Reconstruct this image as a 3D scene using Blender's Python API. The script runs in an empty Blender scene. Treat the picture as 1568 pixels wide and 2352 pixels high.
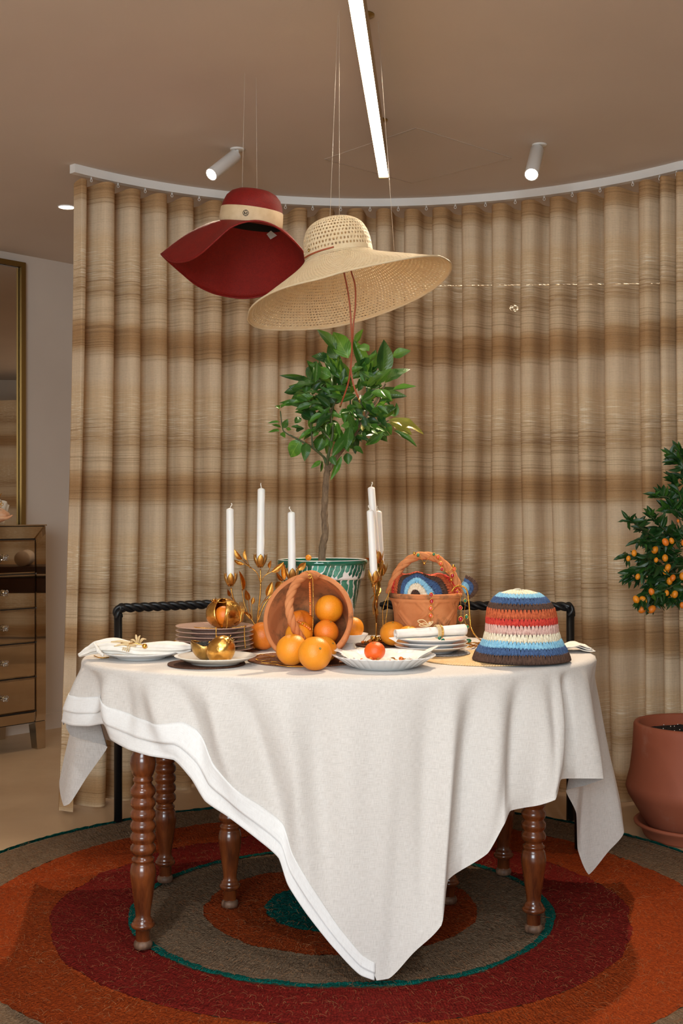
import bpy, bmesh, math, random
import numpy as np
from mathutils import Vector, Matrix

random.seed(7)
RNG = np.random.default_rng(7)
PI = math.pi
SC = bpy.context.scene
COL = SC.collection

# ------------------------------------------------------------------ camera
F, CX, CY, EYE = 2800.0, 784.0, 1176.0, 1.177     # focal length in pixels of a 1568 x 2352 frame
cam_data = bpy.data.cameras.new('camera')
cam_data.sensor_fit = 'VERTICAL'
cam_data.sensor_height = 36.0
cam_data.lens = F / 2352.0 * 36.0
cam_data.clip_start = 0.05
camera = bpy.data.objects.new('camera', cam_data)
COL.objects.link(camera)
camera.location = (0, 0, EYE)
camera.rotation_euler = (PI / 2, 0, 0)
SC.camera = camera

# ------------------------------------------------------------------ world, exposure, large lights
SC.view_settings.view_transform = 'Standard'
SC.view_settings.look = 'None'
SC.view_settings.gamma = 1.0
SC.view_settings.use_curve_mapping = False
SC.view_settings.exposure = 0.59
world = bpy.data.worlds.new('world')
SC.world = world
world.use_nodes = True
world.node_tree.nodes['Background'].inputs[0].default_value = (0.85, 0.92, 1.0, 1)
world.node_tree.nodes['Background'].inputs[1].default_value = 0.6
SC.cycles.use_denoising = True
SC.cycles.max_bounces = 8
SC.cycles.diffuse_bounces = 4
SC.cycles.transparent_max_bounces = 12
SC.cycles.sample_clamp_indirect = 6.0


def area_light(name, loc, target, sx, sy, power, color):
    d = bpy.data.lights.new(name, 'AREA')
    d.shape = 'RECTANGLE'
    d.size, d.size_y = sx, sy
    d.energy = power
    d.color = color
    o = bpy.data.objects.new(name, d)
    COL.objects.link(o)
    o.location = loc
    o.rotation_euler = (Vector(target) - Vector(loc)).to_track_quat('-Z', 'Y').to_euler()
    return o


# daylight through the shop windows behind the photographer
area_light('window_daylight', (-0.9, -2.35, 1.75), (0.0, 4.0, 0.9), 2.4, 1.5, 132.0, (0.80, 0.92, 1.0))
area_light('hall_area_light', (3.6, 7.6, 1.6), (1.0, 5.0, 1.6), 1.6, 1.6, 14.0, (1.0, 0.90, 0.76))  # warm area light in the space behind the curtain


def spot_light(name, loc, target, power, angle, color, blend=0.6, radius=0.02):
    d = bpy.data.lights.new(name, 'SPOT')
    d.energy = power
    d.spot_size = math.radians(angle)
    d.spot_blend = blend
    d.shadow_soft_size = radius
    d.color = color
    o = bpy.data.objects.new(name, d)
    COL.objects.link(o)
    o.location = loc
    o.rotation_euler = (Vector(target) - Vector(loc)).to_track_quat('-Z', 'Y').to_euler()
    return o


# ------------------------------------------------------------------ helpers
def P(px, py, Y):
    """point at distance Y in front of the camera seen at pixel (px, py)"""
    return Vector(((px - CX) / F * Y, Y, EYE - (py - CY) / F * Y))


def T(px, py, z):
    """point at height z seen at pixel (px, py)"""
    return P(px, py, F * (EYE - z) / (py - CY))


def s2l(c):
    return tuple((v / 12.92 if v <= 0.04045 else ((v + 0.055) / 1.055) ** 2.4) for v in (x / 255.0 for x in c))


def hsh(*a):
    v = math.sin(sum(x * k for x, k in zip(a, (12.9898, 78.233, 37.719, 4.581)))) * 43758.5453
    return v - math.floor(v)


def vnoise(x, y=0.0, seed=0.0):
    xi, yi = math.floor(x), math.floor(y)
    fx, fy = x - xi, y - yi
    fx, fy = fx * fx * (3 - 2 * fx), fy * fy * (3 - 2 * fy)
    a = hsh(xi, yi, seed); b = hsh(xi + 1, yi, seed); c = hsh(xi, yi + 1, seed); d = hsh(xi + 1, yi + 1, seed)
    return (a * (1 - fx) + b * fx) * (1 - fy) + (c * (1 - fx) + d * fx) * fy


def tag(o, label=None, cat=None, group=None, kind=None):
    if label: o['label'] = label
    if cat: o['category'] = cat
    if group: o['group'] = group
    if kind: o['kind'] = kind
    return o


def thing(name, label, cat, loc=(0, 0, 0), rz=0.0, group=None):
    o = bpy.data.objects.new(name, None)
    COL.objects.link(o)
    o.empty_display_size = 0.05
    o.location = loc
    o.rotation_euler = (0, 0, rz)
    return tag(o, label, cat, group)


def wloc(o):
    v = Vector((0, 0, 0))
    while o is not None:
        v = v + Vector(o.location)
        o = o.parent
    return v


def mesh_data(name, V, Fc, mat=None, smooth=True, uv=None):
    me = bpy.data.meshes.new(name)
    me.from_pydata([tuple(v) for v in V], [], [tuple(f) for f in Fc])
    if smooth:
        me.polygons.foreach_set('use_smooth', [True] * len(me.polygons))
    if uv is not None:
        lay = me.uv_layers.new(name='UVMap')
        li = np.empty(len(me.loops), dtype=np.int32)
        me.loops.foreach_get('vertex_index', li)
        lay.data.foreach_set('uv', np.asarray(uv, dtype=np.float32)[li].ravel())
    if mat is not None:
        me.materials.append(mat)
    me.update()
    return me


def obj(name, VF, mat, parent=None, smooth=True, uv=None, local=False, kind=None, label=None, base=None):
    """one mesh object; vertices are in world coordinates unless local"""
    V, Fc = VF
    org = Vector((0, 0, 0))
    if not local:
        if parent is not None:
            org = wloc(parent)
        elif base is not None:
            org = Vector(base)
    if org.length > 0:
        V = [(v[0] - org[0], v[1] - org[1], v[2] - org[2]) for v in V]
    o = bpy.data.objects.new(name, mesh_data(name, V, Fc, mat, smooth, uv))
    COL.objects.link(o)
    if parent is not None:
        o.parent = parent
    elif base is not None and not local:
        o.location = base
    return tag(o, label, None, None, kind)


def edge_split(o, deg=35):
    m = o.modifiers.new('edges', 'EDGE_SPLIT')
    m.split_angle = math.radians(deg)
    return o


def solidify(o, t, offset=0.0):
    m = o.modifiers.new('thickness', 'SOLIDIFY')
    m.thickness = t
    m.offset = offset
    return o


def copy_tree(o, parent=None):
    c = o.copy()
    COL.objects.link(c)
    c.parent = parent
    for ch in list(o.children):
        copy_tree(ch, c)
    return c


def join(*parts):
    V, Fc = [], []
    for v, f in parts:
        n = len(V)
        V.extend(v)
        Fc.extend([tuple(i + n for i in q) for q in f])
    return V, Fc


def xf(VF, M):
    return [M @ Vector(v) for v in VF[0]], VF[1]


def mv(VF, d):
    return [(v[0] + d[0], v[1] + d[1], v[2] + d[2]) for v in VF[0]], VF[1]


def grid_faces(nu, nv, wrap_u=False, wrap_v=False):
    """vertices indexed v * nu + u"""
    fs = []
    for j in range(nv if wrap_v else nv - 1):
        j2 = (j + 1) % nv
        for i in range(nu if wrap_u else nu - 1):
            i2 = (i + 1) % nu
            fs.append((j * nu + i, j * nu + i2, j2 * nu + i2, j2 * nu + i))
    return fs


def axes_for(axis):
    a = Vector(axis).normalized()
    up = Vector((0, 0, 1)) if abs(a.z) < 0.95 else Vector((0, 1, 0))
    x = up.cross(a).normalized()
    return x, a.cross(x).normalized(), a


def lathe(profile, n=48, c=(0, 0, 0), axis=(0, 0, 1), rfun=None):
    """profile of (r, h) turned about axis through c; ends with r = 0 are closed"""
    c = Vector(c)
    if abs(axis[0]) < 1e-9 and abs(axis[1]) < 1e-9 and axis[2] > 0:
        x, y, a = Vector((1, 0, 0)), Vector((0, 1, 0)), Vector((0, 0, 1))
    else:
        x, y, a = axes_for(axis)
    V, rows = [], []
    for r, h in profile:
        if r < 1e-6:
            rows.append([len(V)])
            V.append(c + a * h)
        else:
            row = []
            for i in range(n):
                t = 2 * PI * i / n
                k = r if rfun is None else r * rfun(t, r, h)
                row.append(len(V))
                V.append(c + x * (k * math.cos(t)) + y * (k * math.sin(t)) + a * h)
            rows.append(row)
    Fc = []
    for A, B in zip(rows, rows[1:]):
        for i in range(n):
            j = (i + 1) % n
            if len(A) == 1 and len(B) == 1:
                continue
            if len(A) == 1:
                Fc.append((A[0], B[j], B[i]))
            elif len(B) == 1:
                Fc.append((A[i], A[j], B[0]))
            else:
                Fc.append((A[i], A[j], B[j], B[i]))
    return V, Fc


def spline(pts, n):
    """Catmull-Rom through pts, n points in all"""
    pts = [Vector(p) for p in pts]
    if len(pts) == 2:
        return [pts[0].lerp(pts[1], i / (n - 1)) for i in range(n)]
    out = []
    m = len(pts) - 1
    for i in range(n):
        u = i / (n - 1) * m
        k = min(int(u), m - 1)
        t = u - k
        p1, p2 = pts[k], pts[k + 1]
        p0 = pts[k - 1] if k > 0 else p1 * 2 - p2
        p3 = pts[k + 2] if k + 2 <= m else p2 * 2 - p1
        out.append(0.5 * ((2 * p1) + (p2 - p0) * t + (2 * p0 - 5 * p1 + 4 * p2 - p3) * t * t + (3 * p1 - p0 - 3 * p2 + p3) * t ** 3))
    return out


def frames(pts):
    n = len(pts)
    tang = []
    for i in range(n):
        d = pts[min(i + 1, n - 1)] - pts[max(i - 1, 0)]
        tang.append(d.normalized() if d.length > 1e-12 else Vector((0, 0, 1)))
    x, y, a = axes_for(tang[0])
    out = [(x, y)]
    for i in range(1, n):
        q = tang[i - 1].rotation_difference(tang[i])
        x = (q @ out[-1][0])
        x = (x - tang[i] * x.dot(tang[i])).normalized()
        out.append((x, tang[i].cross(x)))
    return out


def tube(pts, r, n=8, closed=False):
    """tube along pts; r a number or one per point"""
    pts = [Vector(p) for p in pts]
    m = len(pts)
    rr = [r] * m if isinstance(r, (int, float)) else list(r)
    fr = frames(pts)
    V = []
    for p, (x, y), q in zip(pts, fr, rr):
        for i in range(n):
            t = 2 * PI * i / n
            V.append(p + x * (q * math.cos(t)) + y * (q * math.sin(t)))
    Fc = grid_faces(n, m, wrap_u=True, wrap_v=closed)
    if not closed:
        Fc.append(tuple(range(n))[::-1])
        Fc.append(tuple((m - 1) * n + i for i in range(n)))
    return V, Fc


def rope(pts, R, strands=3, turns=10, n=8, flat=1.0, rs=None, phase=0.0):
    """strands laid helically about the path"""
    pts = [Vector(p) for p in pts]
    fr = frames(pts)
    m = len(pts)
    rs = rs or R * 0.62
    cum = [0.0]
    for a, b in zip(pts, pts[1:]):
        cum.append(cum[-1] + (b - a).length)
    parts = []
    for s in range(strands):
        q = []
        for i, (p, (x, y)) in enumerate(zip(pts, fr)):
            t = phase + 2 * PI * (turns * cum[i] / cum[-1] + s / strands)
            q.append(p + (x * math.cos(t) + y * math.sin(t)) * (R - rs) * 1.15)
        parts.append(tube(q, rs, n))
    return parts


def ball(c, r, nu=24, nv=14, f=None, axis=None):
    """sphere, f(theta, phi, unit) scales the radius, r a number or three"""
    c = Vector(c)
    rx, ry, rz = (r, r, r) if isinstance(r, (int, float)) else r
    X, Y, Z = (Vector((1, 0, 0)), Vector((0, 1, 0)), Vector((0, 0, 1))) if axis is None else axes_for(axis)
    V = []
    rows = []
    for j in range(nv + 1):
        ph = PI * j / nv
        if j in (0, nv):
            k = 1.0 if f is None else f(0.0, ph)
            rows.append([len(V)])
            V.append(c + Z * (rz * k * math.cos(ph)))
            continue
        row = []
        for i in range(nu):
            th = 2 * PI * i / nu
            k = 1.0 if f is None else f(th, ph)
            row.append(len(V))
            V.append(c + X * (rx * k * math.sin(ph) * math.cos(th)) + Y * (ry * k * math.sin(ph) * math.sin(th)) + Z * (rz * k * math.cos(ph)))
        rows.append(row)
    Fc = []
    for A, B in zip(rows, rows[1:]):
        for i in range(nu):
            j = (i + 1) % nu
            if len(A) == 1:
                Fc.append((A[0], B[i], B[j]))
            elif len(B) == 1:
                Fc.append((A[j], A[i], B[0]))
            else:
                Fc.append((A[i], B[i], B[j], A[j]))
    return V, Fc


def box(c, size, rz=0.0, bev=0.0, seg=2):
    bm = bmesh.new()
    bmesh.ops.create_cube(bm, size=1.0)
    bmesh.ops.scale(bm, vec=Vector(size), verts=bm.verts)
    if bev > 0:
        bmesh.ops.bevel(bm, geom=bm.edges[:], offset=bev, segments=seg, profile=0.5, affect='EDGES')
    bmesh.ops.rotate(bm, cent=(0, 0, 0), matrix=Matrix.Rotation(rz, 3, 'Z'), verts=bm.verts)
    bmesh.ops.translate(bm, vec=Vector(c), verts=bm.verts)
    bm.verts.ensure_lookup_table()
    V = [v.co.copy() for v in bm.verts]
    Fc = [tuple(v.index for v in f.verts) for f in bm.faces]
    bm.free()
    return V, Fc


def hexa(p):
    """box from eight corners: bottom four then top four"""
    return [Vector(v) for v in p], [(3, 2, 1, 0), (4, 5, 6, 7), (0, 1, 5, 4), (1, 2, 6, 5), (2, 3, 7, 6), (3, 0, 4, 7)]


def wallbox(p0, p1, z0, z1, t):
    """upright slab from p0 to p1 (plan points) of thickness t to the left of the direction"""
    a, b = Vector((p0[0], p0[1])), Vector((p1[0], p1[1]))
    d = (b - a).normalized()
    n = Vector((-d.y, d.x)) * t
    q = [a, b, b + n, a + n]
    return hexa([(v.x, v.y, z0) for v in q] + [(v.x, v.y, z1) for v in q])


# ------------------------------------------------------------------ materials
class NT:
    def __init__(self, name):
        self.m = bpy.data.materials.new(name)
        self.m.use_nodes = True
        self.t = self.m.node_tree
        self.b = self.t.nodes['Principled BSDF']
        self.out = self.t.nodes['Material Output']

    def n(self, typ, **kw):
        x = self.t.nodes.new(typ)
        for k, v in kw.items():
            setattr(x, k, v)
        return x

    def l(self, a, b):
        self.t.links.new(a, b)

    def coord(self, kind='Object', scale=(1, 1, 1)):
        tc = self.n('ShaderNodeTexCoord')
        mp = self.n('ShaderNodeMapping')
        mp.inputs['Scale'].default_value = scale
        self.l(tc.outputs[kind], mp.inputs['Vector'])
        return mp.outputs['Vector']

    def noise(self, vec, scale=5, detail=4, rough=0.55, dist=0.0):
        x = self.n('ShaderNodeTexNoise')
        x.inputs['Scale'].default_value = scale
        x.inputs['Detail'].default_value = detail
        x.inputs['Roughness'].default_value = rough
        x.inputs['Distortion'].default_value = dist
        if vec is not None:
            self.l(vec, x.inputs['Vector'])
        return x.outputs['Fac']

    def ramp(self, fac, stops, interp='LINEAR'):
        x = self.n('ShaderNodeValToRGB')
        x.color_ramp.interpolation = interp
        e = x.color_ramp.elements
        while len(e) < len(stops):
            e.new(0.5)
        for el, (p, c) in zip(e, stops):
            el.position = p
            el.color = (c[0], c[1], c[2], 1) if not isinstance(c, (int, float)) else (c, c, c, 1)
        self.l(fac, x.inputs['Fac'])
        return x.outputs['Color']

    def mix(self, fac, a, b, mode='MIX'):
        x = self.n('ShaderNodeMix', data_type='RGBA', blend_type=mode)
        for s, v in ((0, fac), (6, a), (7, b)):
            if hasattr(v, 'links'):
                self.l(v, x.inputs[s])
            elif isinstance(v, (int, float)):
                x.inputs[s].default_value = v if s == 0 else (v, v, v, 1)
            else:
                x.inputs[s].default_value = (v[0], v[1], v[2], 1)
        return x.outputs[2]

    def math(self, op, a, b=0.0, clamp=False):
        x = self.n('ShaderNodeMath', operation=op, use_clamp=clamp)
        for s, v in ((0, a), (1, b)):
            if hasattr(v, 'links'):
                self.l(v, x.inputs[s])
            else:
                x.inputs[s].default_value = v
        return x.outputs[0]

    def bump(self, h, strength=0.3, dist=0.002):
        x = self.n('ShaderNodeBump')
        x.inputs['Strength'].default_value = strength
        x.inputs['Distance'].default_value = dist
        self.l(h, x.inputs['Height'])
        self.l(x.outputs['Normal'], self.b.inputs['Normal'])
        return x

    def set(self, **kw):
        names = dict(color='Base Color', rough='Roughness', metal='Metallic', spec='Specular IOR Level', trans='Transmission Weight',
                     ior='IOR', coat='Coat Weight', sheen='Sheen Weight', sub='Subsurface Weight', alpha='Alpha')
        for k, v in kw.items():
            s = self.b.inputs[names[k]]
            if hasattr(v, 'links'):
                self.l(v, s)
            elif k == 'color':
                s.default_value = (v[0], v[1], v[2], 1)
            else:
                s.default_value = v
        return self


def mat(name, c, rough=0.5, metal=0.0, c2=None, ns=8.0, bump=0.0, bs=60.0, bd=0.002, spec=0.5, stretch=(1, 1, 1), lo=0.35, hi=0.65, **kw):
    """plain material: colour wandering between two sRGB tones, fine relief"""
    m = NT(name)
    a = s2l(c)
    m.set(color=a, rough=rough, metal=metal, spec=spec, **kw)
    if c2 is not None or bump > 0:
        v = m.coord('Object', stretch)
        if c2 is not None:
            m.set(color=m.ramp(m.noise(v, ns, 5), [(lo, a), (hi, s2l(c2))]))
        if bump > 0:
            m.bump(m.noise(v, bs, 3), bump, bd)
    return m.m


def emit(name, c, strength):
    m = NT(name)
    m.set(color=(0.8, 0.8, 0.8))
    m.b.inputs['Emission Color'].default_value = (c[0], c[1], c[2], 1)
    m.b.inputs['Emission Strength'].default_value = strength
    return m.m


WARM = (1.0, 0.80, 0.58)
M_white = mat('white_lacquer', (228, 224, 218), 0.45)
M_black = mat('black_metal', (16, 16, 17), 0.38)
M_brass = mat('brushed_brass', (150, 122, 70), 0.35, 1.0, c2=(178, 148, 88), ns=20)
M_gold = mat('polished_gold', (222, 168, 86), 0.22, 1.0, c2=(188, 132, 58), ns=30, bump=0.3, bs=160, bd=0.001)
M_gold_bright = mat('bright_gold', (224, 172, 78), 0.24, 1.0)
M_led = emit('warm_light_diffuser', (1.0, 0.86, 0.68), 15.0)
M_lens = emit('lit_lens', (1.0, 0.87, 0.68), 14.0)
# ------------------------------------------------------------------ room
CEIL = 2.546
WD = Vector((0.66, 0.7513))                  # direction of the angled wall
W0 = Vector((-1.564, 6.644))                 # a point of its foot
WN = Vector((WD.y, -WD.x))                   # its normal, into the room

m = NT('ceiling_paint')
v = m.coord('Object')
m.set(color=m.ramp(m.noise(v, 0.8, 4), [(0.35, s2l((206, 192, 180))), (0.7, s2l((214, 201, 190)))]), rough=0.85, spec=0.2)
m.bump(m.noise(v, 90, 3), 0.12, 0.002)
M_ceil = m.m
m = NT('wall_plaster')
v = m.coord('Object')
m.set(color=m.ramp(m.noise(v, 1.2, 4), [(0.35, s2l((196, 181, 168))), (0.7, s2l((204, 190, 177)))]), rough=0.8, spec=0.2)
m.bump(m.noise(v, 120, 3), 0.1, 0.002)
M_wall = m.m
m = NT('polished_cement_floor')
v = m.coord('Object')
m.set(color=m.ramp(m.noise(v, 1.6, 6, 0.6), [(0.3, s2l((186, 155, 121))), (0.7, s2l((203, 174, 139)))]),
      rough=m.ramp(m.noise(v, 3, 4), [(0.3, 0.32), (0.7, 0.5)]))
m.bump(m.noise(v, 60, 3), 0.05, 0.002)
M_floor = m.m

tag(obj('floor', box((0.2, 3.2, -0.05), (9.4, 12.6, 0.1)), M_floor, smooth=False), kind='structure')
tag(obj('ceiling', box((0.2, 3.2, CEIL + 0.05), (9.4, 12.6, 0.1)), M_ceil, smooth=False), kind='structure')
wa, wb = W0 - WD * 3.6, W0 + WD * 3.2
tag(obj('wall_left', wallbox(wa, wb, 0, CEIL, 0.12), M_wall, smooth=False), kind='structure')
tag(obj('baseboard_left', wallbox(wb - WN * 0.001, wa - WN * 0.001, 0, 0.085, 0.016), M_wall, smooth=False), kind='structure')
tag(obj('wall_back', box((2.6, 9.05, CEIL / 2), (4.3, 0.1, CEIL)), M_wall, smooth=False), kind='structure')
tag(obj('wall_right', box((4.7, 3.25, CEIL / 2), (0.1, 12.0, CEIL)), M_wall, smooth=False), kind='structure')
tag(obj('wall_side', box((-4.0, 0.7, CEIL / 2), (0.1, 6.8, CEIL)), M_wall, smooth=False), kind='structure')
# wall behind the photographer with a wide window
WX0, WX1, WZ0, WZ1 = -2.2, 0.4, 0.5, 2.35
parts = [box(((-4.0 + WX0) / 2, -2.7, CEIL / 2), (WX0 + 4.0, 0.1, CEIL)), box(((4.7 + WX1) / 2, -2.7, CEIL / 2), (4.7 - WX1, 0.1, CEIL)),
         box(((WX0 + WX1) / 2, -2.7, WZ0 / 2), (WX1 - WX0, 0.1, WZ0)), box(((WX0 + WX1) / 2, -2.7, (WZ1 + CEIL) / 2), (WX1 - WX0, 0.1, CEIL - WZ1))]
tag(obj('wall_front', join(*parts), M_wall, smooth=False), kind='structure')
m = NT('window_glass')
m.set(color=(1, 1, 1), rough=0.0, trans=1.0, ior=1.02)
M_pane = m.m
win = tag(obj('window_1', join(box((WX0 + 0.03, -2.7, 1.425), (0.06, 0.12, 1.85)), box((WX1 - 0.03, -2.7, 1.425), (0.06, 0.12, 1.85)),
              box((-0.9, -2.7, WZ0 + 0.03), (2.6, 0.12, 0.06)), box((-0.9, -2.7, WZ1 - 0.03), (2.6, 0.12, 0.06)), box((-0.9, -2.7, 1.425), (0.05, 0.1, 1.8))),
              M_white, smooth=False), kind='structure')
obj('pane', box((-1.55, -2.7, 1.425), (1.22, 0.01, 1.73)), M_pane, win, False)
obj('pane', box((-0.25, -2.7, 1.425), (1.22, 0.01, 1.73)), M_pane, win, False)

# hairline joints of the access hatch in the ceiling
M_joint = mat('joint_line', (186, 166, 148), 0.9)  # hatch outline, a little darker than the ceiling paint
hatch = [T(745, 365, CEIL), T(955, 293, CEIL), T(1175, 362, CEIL), T(945, 420, CEIL)]
hc = sum(hatch, Vector()) / 4
pan = [hc + (p - hc) * 0.985 for p in hatch]
tr = tag(obj('trim_1', (hexa([(p.x, p.y, CEIL - 0.0016) for p in pan] + [(p.x, p.y, CEIL - 0.0001) for p in pan])), M_ceil, smooth=False), kind='structure')
fr_ = []
for a, b in zip(hatch, hatch[1:] + hatch[:1]):
    d = (b - a).normalized(); nn = Vector((-d.y, d.x, 0)) * 0.0012
    fr_.append(hexa([a - nn + Vector((0, 0, -.0022)), b - nn + Vector((0, 0, -.0022)), b + nn + Vector((0, 0, -.0022)), a + nn + Vector((0, 0, -.0022)),
                     a - nn, b - nn, b + nn, a + nn]))
obj('hatch_joint', join(*fr_), M_joint, tr, False)

# ------------------------------------------------------------------ curtain on its curved rail
CC, CR = Vector((0.12, 3.785)), 1.555


def ray_arc(px, R=CR):
    """angle about CC where the sight line of column px meets the arc"""
    k = (px - CX) / F
    a = 1 + k * k
    b = -2 * (k * CC.x + CC.y)
    c = CC.x ** 2 + CC.y ** 2 - R * R
    Y = (-b + math.sqrt(b * b - 4 * a * c)) / (2 * a)
    return math.atan2(Y - CC.y, k * Y - CC.x)


A_END = ray_arc(1568)


def arc_pt(ang, R=CR):
    """plan point of the rail; beyond the frame it leaves the arc and runs on flatter"""
    if ang >= A_END:
        return CC + Vector((math.cos(ang), math.sin(ang))) * R
    p = CC + Vector((math.cos(A_END), math.sin(A_END))) * R
    t = Vector((0.86, -0.51))
    return p + t * ((A_END - ang) * CR)


def arc_n(ang):
    if ang >= A_END:
        return Vector((-math.cos(ang), -math.sin(ang)))
    k = min(1.0, (A_END - ang) / 0.25)
    n0 = Vector((-math.cos(A_END), -math.sin(A_END)))
    return (n0 * (1 - k) + Vector((-0.51, -0.86)) * k).normalized()


a_left, a_right = ray_arc(166), A_END - 0.75
# fold centres across the top, from left to right
cpx = [178, 239, 301, 364, 424, 489, 555, 622, 688, 747, 817, 882, 947, 1011, 1080, 1150, 1217, 1283, 1346, 1411, 1496]
cang = [ray_arc(p) for p in cpx]
while cang[-1] > a_right:
    cang.append(cang[-1] - 0.05)
NF = len(cang) - 1
RAIL_Z = CEIL - 0.034
TOP = RAIL_Z - 0.022
SUB, NZ = 40, 100
# plan of one fold: (place along the rail in pitches, depth), a rounded column and the recess beside it
FOLD = [Vector(p) for p in ((0.0, -0.95, 0), (0.055, -0.55, 0), (-0.01, 0.20, 0), (0.07, 0.80, 0), (0.28, 1.0, 0), (0.48, 0.82, 0), (0.59, 0.25, 0), (0.67, -0.45, 0), (0.82, -0.86, 0), (1.0, -0.95, 0))]
FT = [0.0, 0.14, 0.27, 0.37, 0.50, 0.62, 0.72, 0.81, 0.91, 1.0]


def fold_at(t):
    t = min(max(t, 0.0), 1.0)
    k = 0
    while k < len(FT) - 2 and FT[k + 1] < t:
        k += 1
    q = (t - FT[k]) / (FT[k + 1] - FT[k])
    p1, p2 = FOLD[k], FOLD[k + 1]
    p0 = FOLD[k - 1] if k > 0 else FOLD[-2] - Vector((1, 0, 0))
    p3 = FOLD[k + 2] if k + 2 < len(FOLD) else FOLD[1] + Vector((1, 0, 0))
    v = 0.5 * ((2 * p1) + (p2 - p0) * q + (2 * p0 - 5 * p1 + 4 * p2 - p3) * q * q + (3 * p1 - p0 - 3 * p2 + p3) * q ** 3)
    return v.x, v.y


def cang_at(i):
    if i <= 0:
        return cang[0] + (cang[0] - cang[1]) * -i
    k = min(int(i), NF - 1)
    return cang[k] + (cang[k + 1] - cang[k]) * (i - k)


Vc, UVc = [], []
nu = NF * SUB + 1
for j in range(NZ):
    f = j / (NZ - 1)
    g = f ** 1.15
    for i in range(nu):
        u = i / SUB
        k = min(int(u), NF - 1)
        t = u - k
        # folds wander, widen and merge lower down
        wob = (vnoise(u * 0.42, f * 1.2, 3) - 0.5) * 0.9 * g + (vnoise(u * 0.9 + 9, f * 2.0, 5) - 0.5) * 0.3 * g
        big = vnoise(u * 0.45 + 3, f * 1.1, 8)
        am = 0.058 * (0.8 + 0.4 * hsh(k, 4) * (1 - t) + 0.4 * hsh(k + 1, 4) * t) * (1 - 0.65 * g) + g * 0.056 * big ** 1.2
        sd = min(1.0, max(0.0, (u - 8.5) / 2.5))
        sd = sd * sd * (3 - 2 * sd)
        sr, rr_ = fold_at(t)
        sl_, rl_ = fold_at(1 - t)
        over = 1 - 0.35 * g
        sr = sr * over + (1 - over) * t
        sl_ = sl_ * over + (1 - over) * (1 - t)
        idx = (k + sr - 0.28) * sd + (k - (sl_ - 0.28)) * (1 - sd) + wob * 0.8
        shape = rr_ * sd + rl_ * (1 - sd)
        am *= 0.2 + 0.8 * min(1.0, u / 0.9)
        ang = cang_at(max(idx, 0.0) if u < 1 else idx)
        rad = am * shape
        edge = max(0.0, 1 - u / 3.5)
        # the free left edge flares out towards the floor
        ang += edge * edge * 0.058 * f ** 1.6
        rad += 0.03 * g * (vnoise(u * 0.25, 4.2, 2) - 0.5) * 2 - 0.012
        p = arc_pt(ang) + arc_n(ang) * rad
        z = TOP * (1 - f) + 0.012 * f
        if j == 0:
            z += 0.008 * shape - 0.004 + 0.004 * (hsh(k) - .5)
        Vc.append((p.x, p.y, z))
        UVc.append((u * 0.115, z))
m = NT('slub_linen_curtain')
uv = m.n('ShaderNodeUVMap', uv_map='UVMap')
sep = m.n('ShaderNodeSeparateXYZ')
m.l(uv.outputs['UV'], sep.inputs[0])
cmb = m.n('ShaderNodeCombineXYZ')
# slight waviness of the weft
wv = m.noise(m.coord('UV', (2.0, 1.0, 1)), 2.5, 2)
zz = m.math('ADD', sep.outputs['Y'], m.math('MULTIPLY', m.math('SUBTRACT', wv, 0.5), 0.014))
phs = m.math('FRACT', m.math('DIVIDE', m.math('SUBTRACT', 3.087, zz), 0.602))     # 0 at the middle of a brown band, growing downwards


def band(stops):
    return m.ramp(phs, stops)


base = band([(0.0, s2l((176, 134, 88))), (0.075, s2l((188, 150, 106))), (0.14, s2l((222, 198, 166))), (0.28, s2l((226, 203, 172))), (0.36, s2l((222, 193, 154))),
             (0.48, s2l((224, 196, 157))), (0.60, s2l((216, 188, 150))), (0.70, s2l((200, 168, 128))), (0.78, s2l((224, 199, 164))), (0.88, s2l((222, 196, 160))),
             (0.93, s2l((196, 158, 114))), (1.0, s2l((176, 134, 88)))])
dark_amt = band([(0.0, 0.60), (0.10, 0.55), (0.15, 0.10), (0.3, 0.06), (0.45, 0.10), (0.6, 0.45), (0.7, 0.62), (0.78, 0.40), (0.90, 0.42), (0.95, 0.6), (1.0, 0.6)])
pale_amt = band([(0.0, 0.05), (0.12, 0.06), (0.3, 0.10), (0.38, 0.40), (0.48, 0.95), (0.58, 0.85), (0.66, 0.45), (0.75, 0.15), (0.9, 0.08), (1.0, 0.05)])
m.l(sep.outputs['X'], cmb.inputs['X']); m.l(zz, cmb.inputs['Y'])


def threads(sx, sy, lo, hi, seed):
    mp = m.n('ShaderNodeMapping')
    mp.inputs['Scale'].default_value = (sx, sy, 1)
    mp.inputs['Location'].default_value = (seed, seed * 1.7, seed)
    m.l(cmb.outputs[0], mp.inputs['Vector'])
    nz = m.noise(mp.outputs['Vector'], 1.0, 2, 0.5)
    return m.ramp(nz, [(lo, 0.0), (hi, 1.0)]), nz


t1, _ = threads(2.2, 150, 0.55, 0.63, 3.1)
t2, _ = threads(9.0, 420, 0.50, 0.64, 11.0)
t3, _ = threads(26.0, 300, 0.54, 0.66, 23.0)
t4, _ = threads(380, 6.0, 0.42, 0.62, 5.0)
t5, n5 = threads(500, 500, 0.3, 0.7, 1.0)
c = m.mix(m.math('MULTIPLY', t1, dark_amt), base, s2l((140, 102, 62)))
c = m.mix(m.math('MULTIPLY', m.math('MULTIPLY', t2, dark_amt), 0.55), c, s2l((150, 112, 72)))
c = m.mix(m.math('MULTIPLY', m.math('MULTIPLY', t3, pale_amt), 1.0), c, s2l((246, 234, 210)))
c = m.mix(m.math('MULTIPLY', t4, 0.10), c, s2l((150, 118, 84)))
c = m.mix(m.math('MULTIPLY', t5, 0.10), c, s2l((235, 215, 185)))
m.set(color=c, rough=0.85, spec=0.15)
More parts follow.
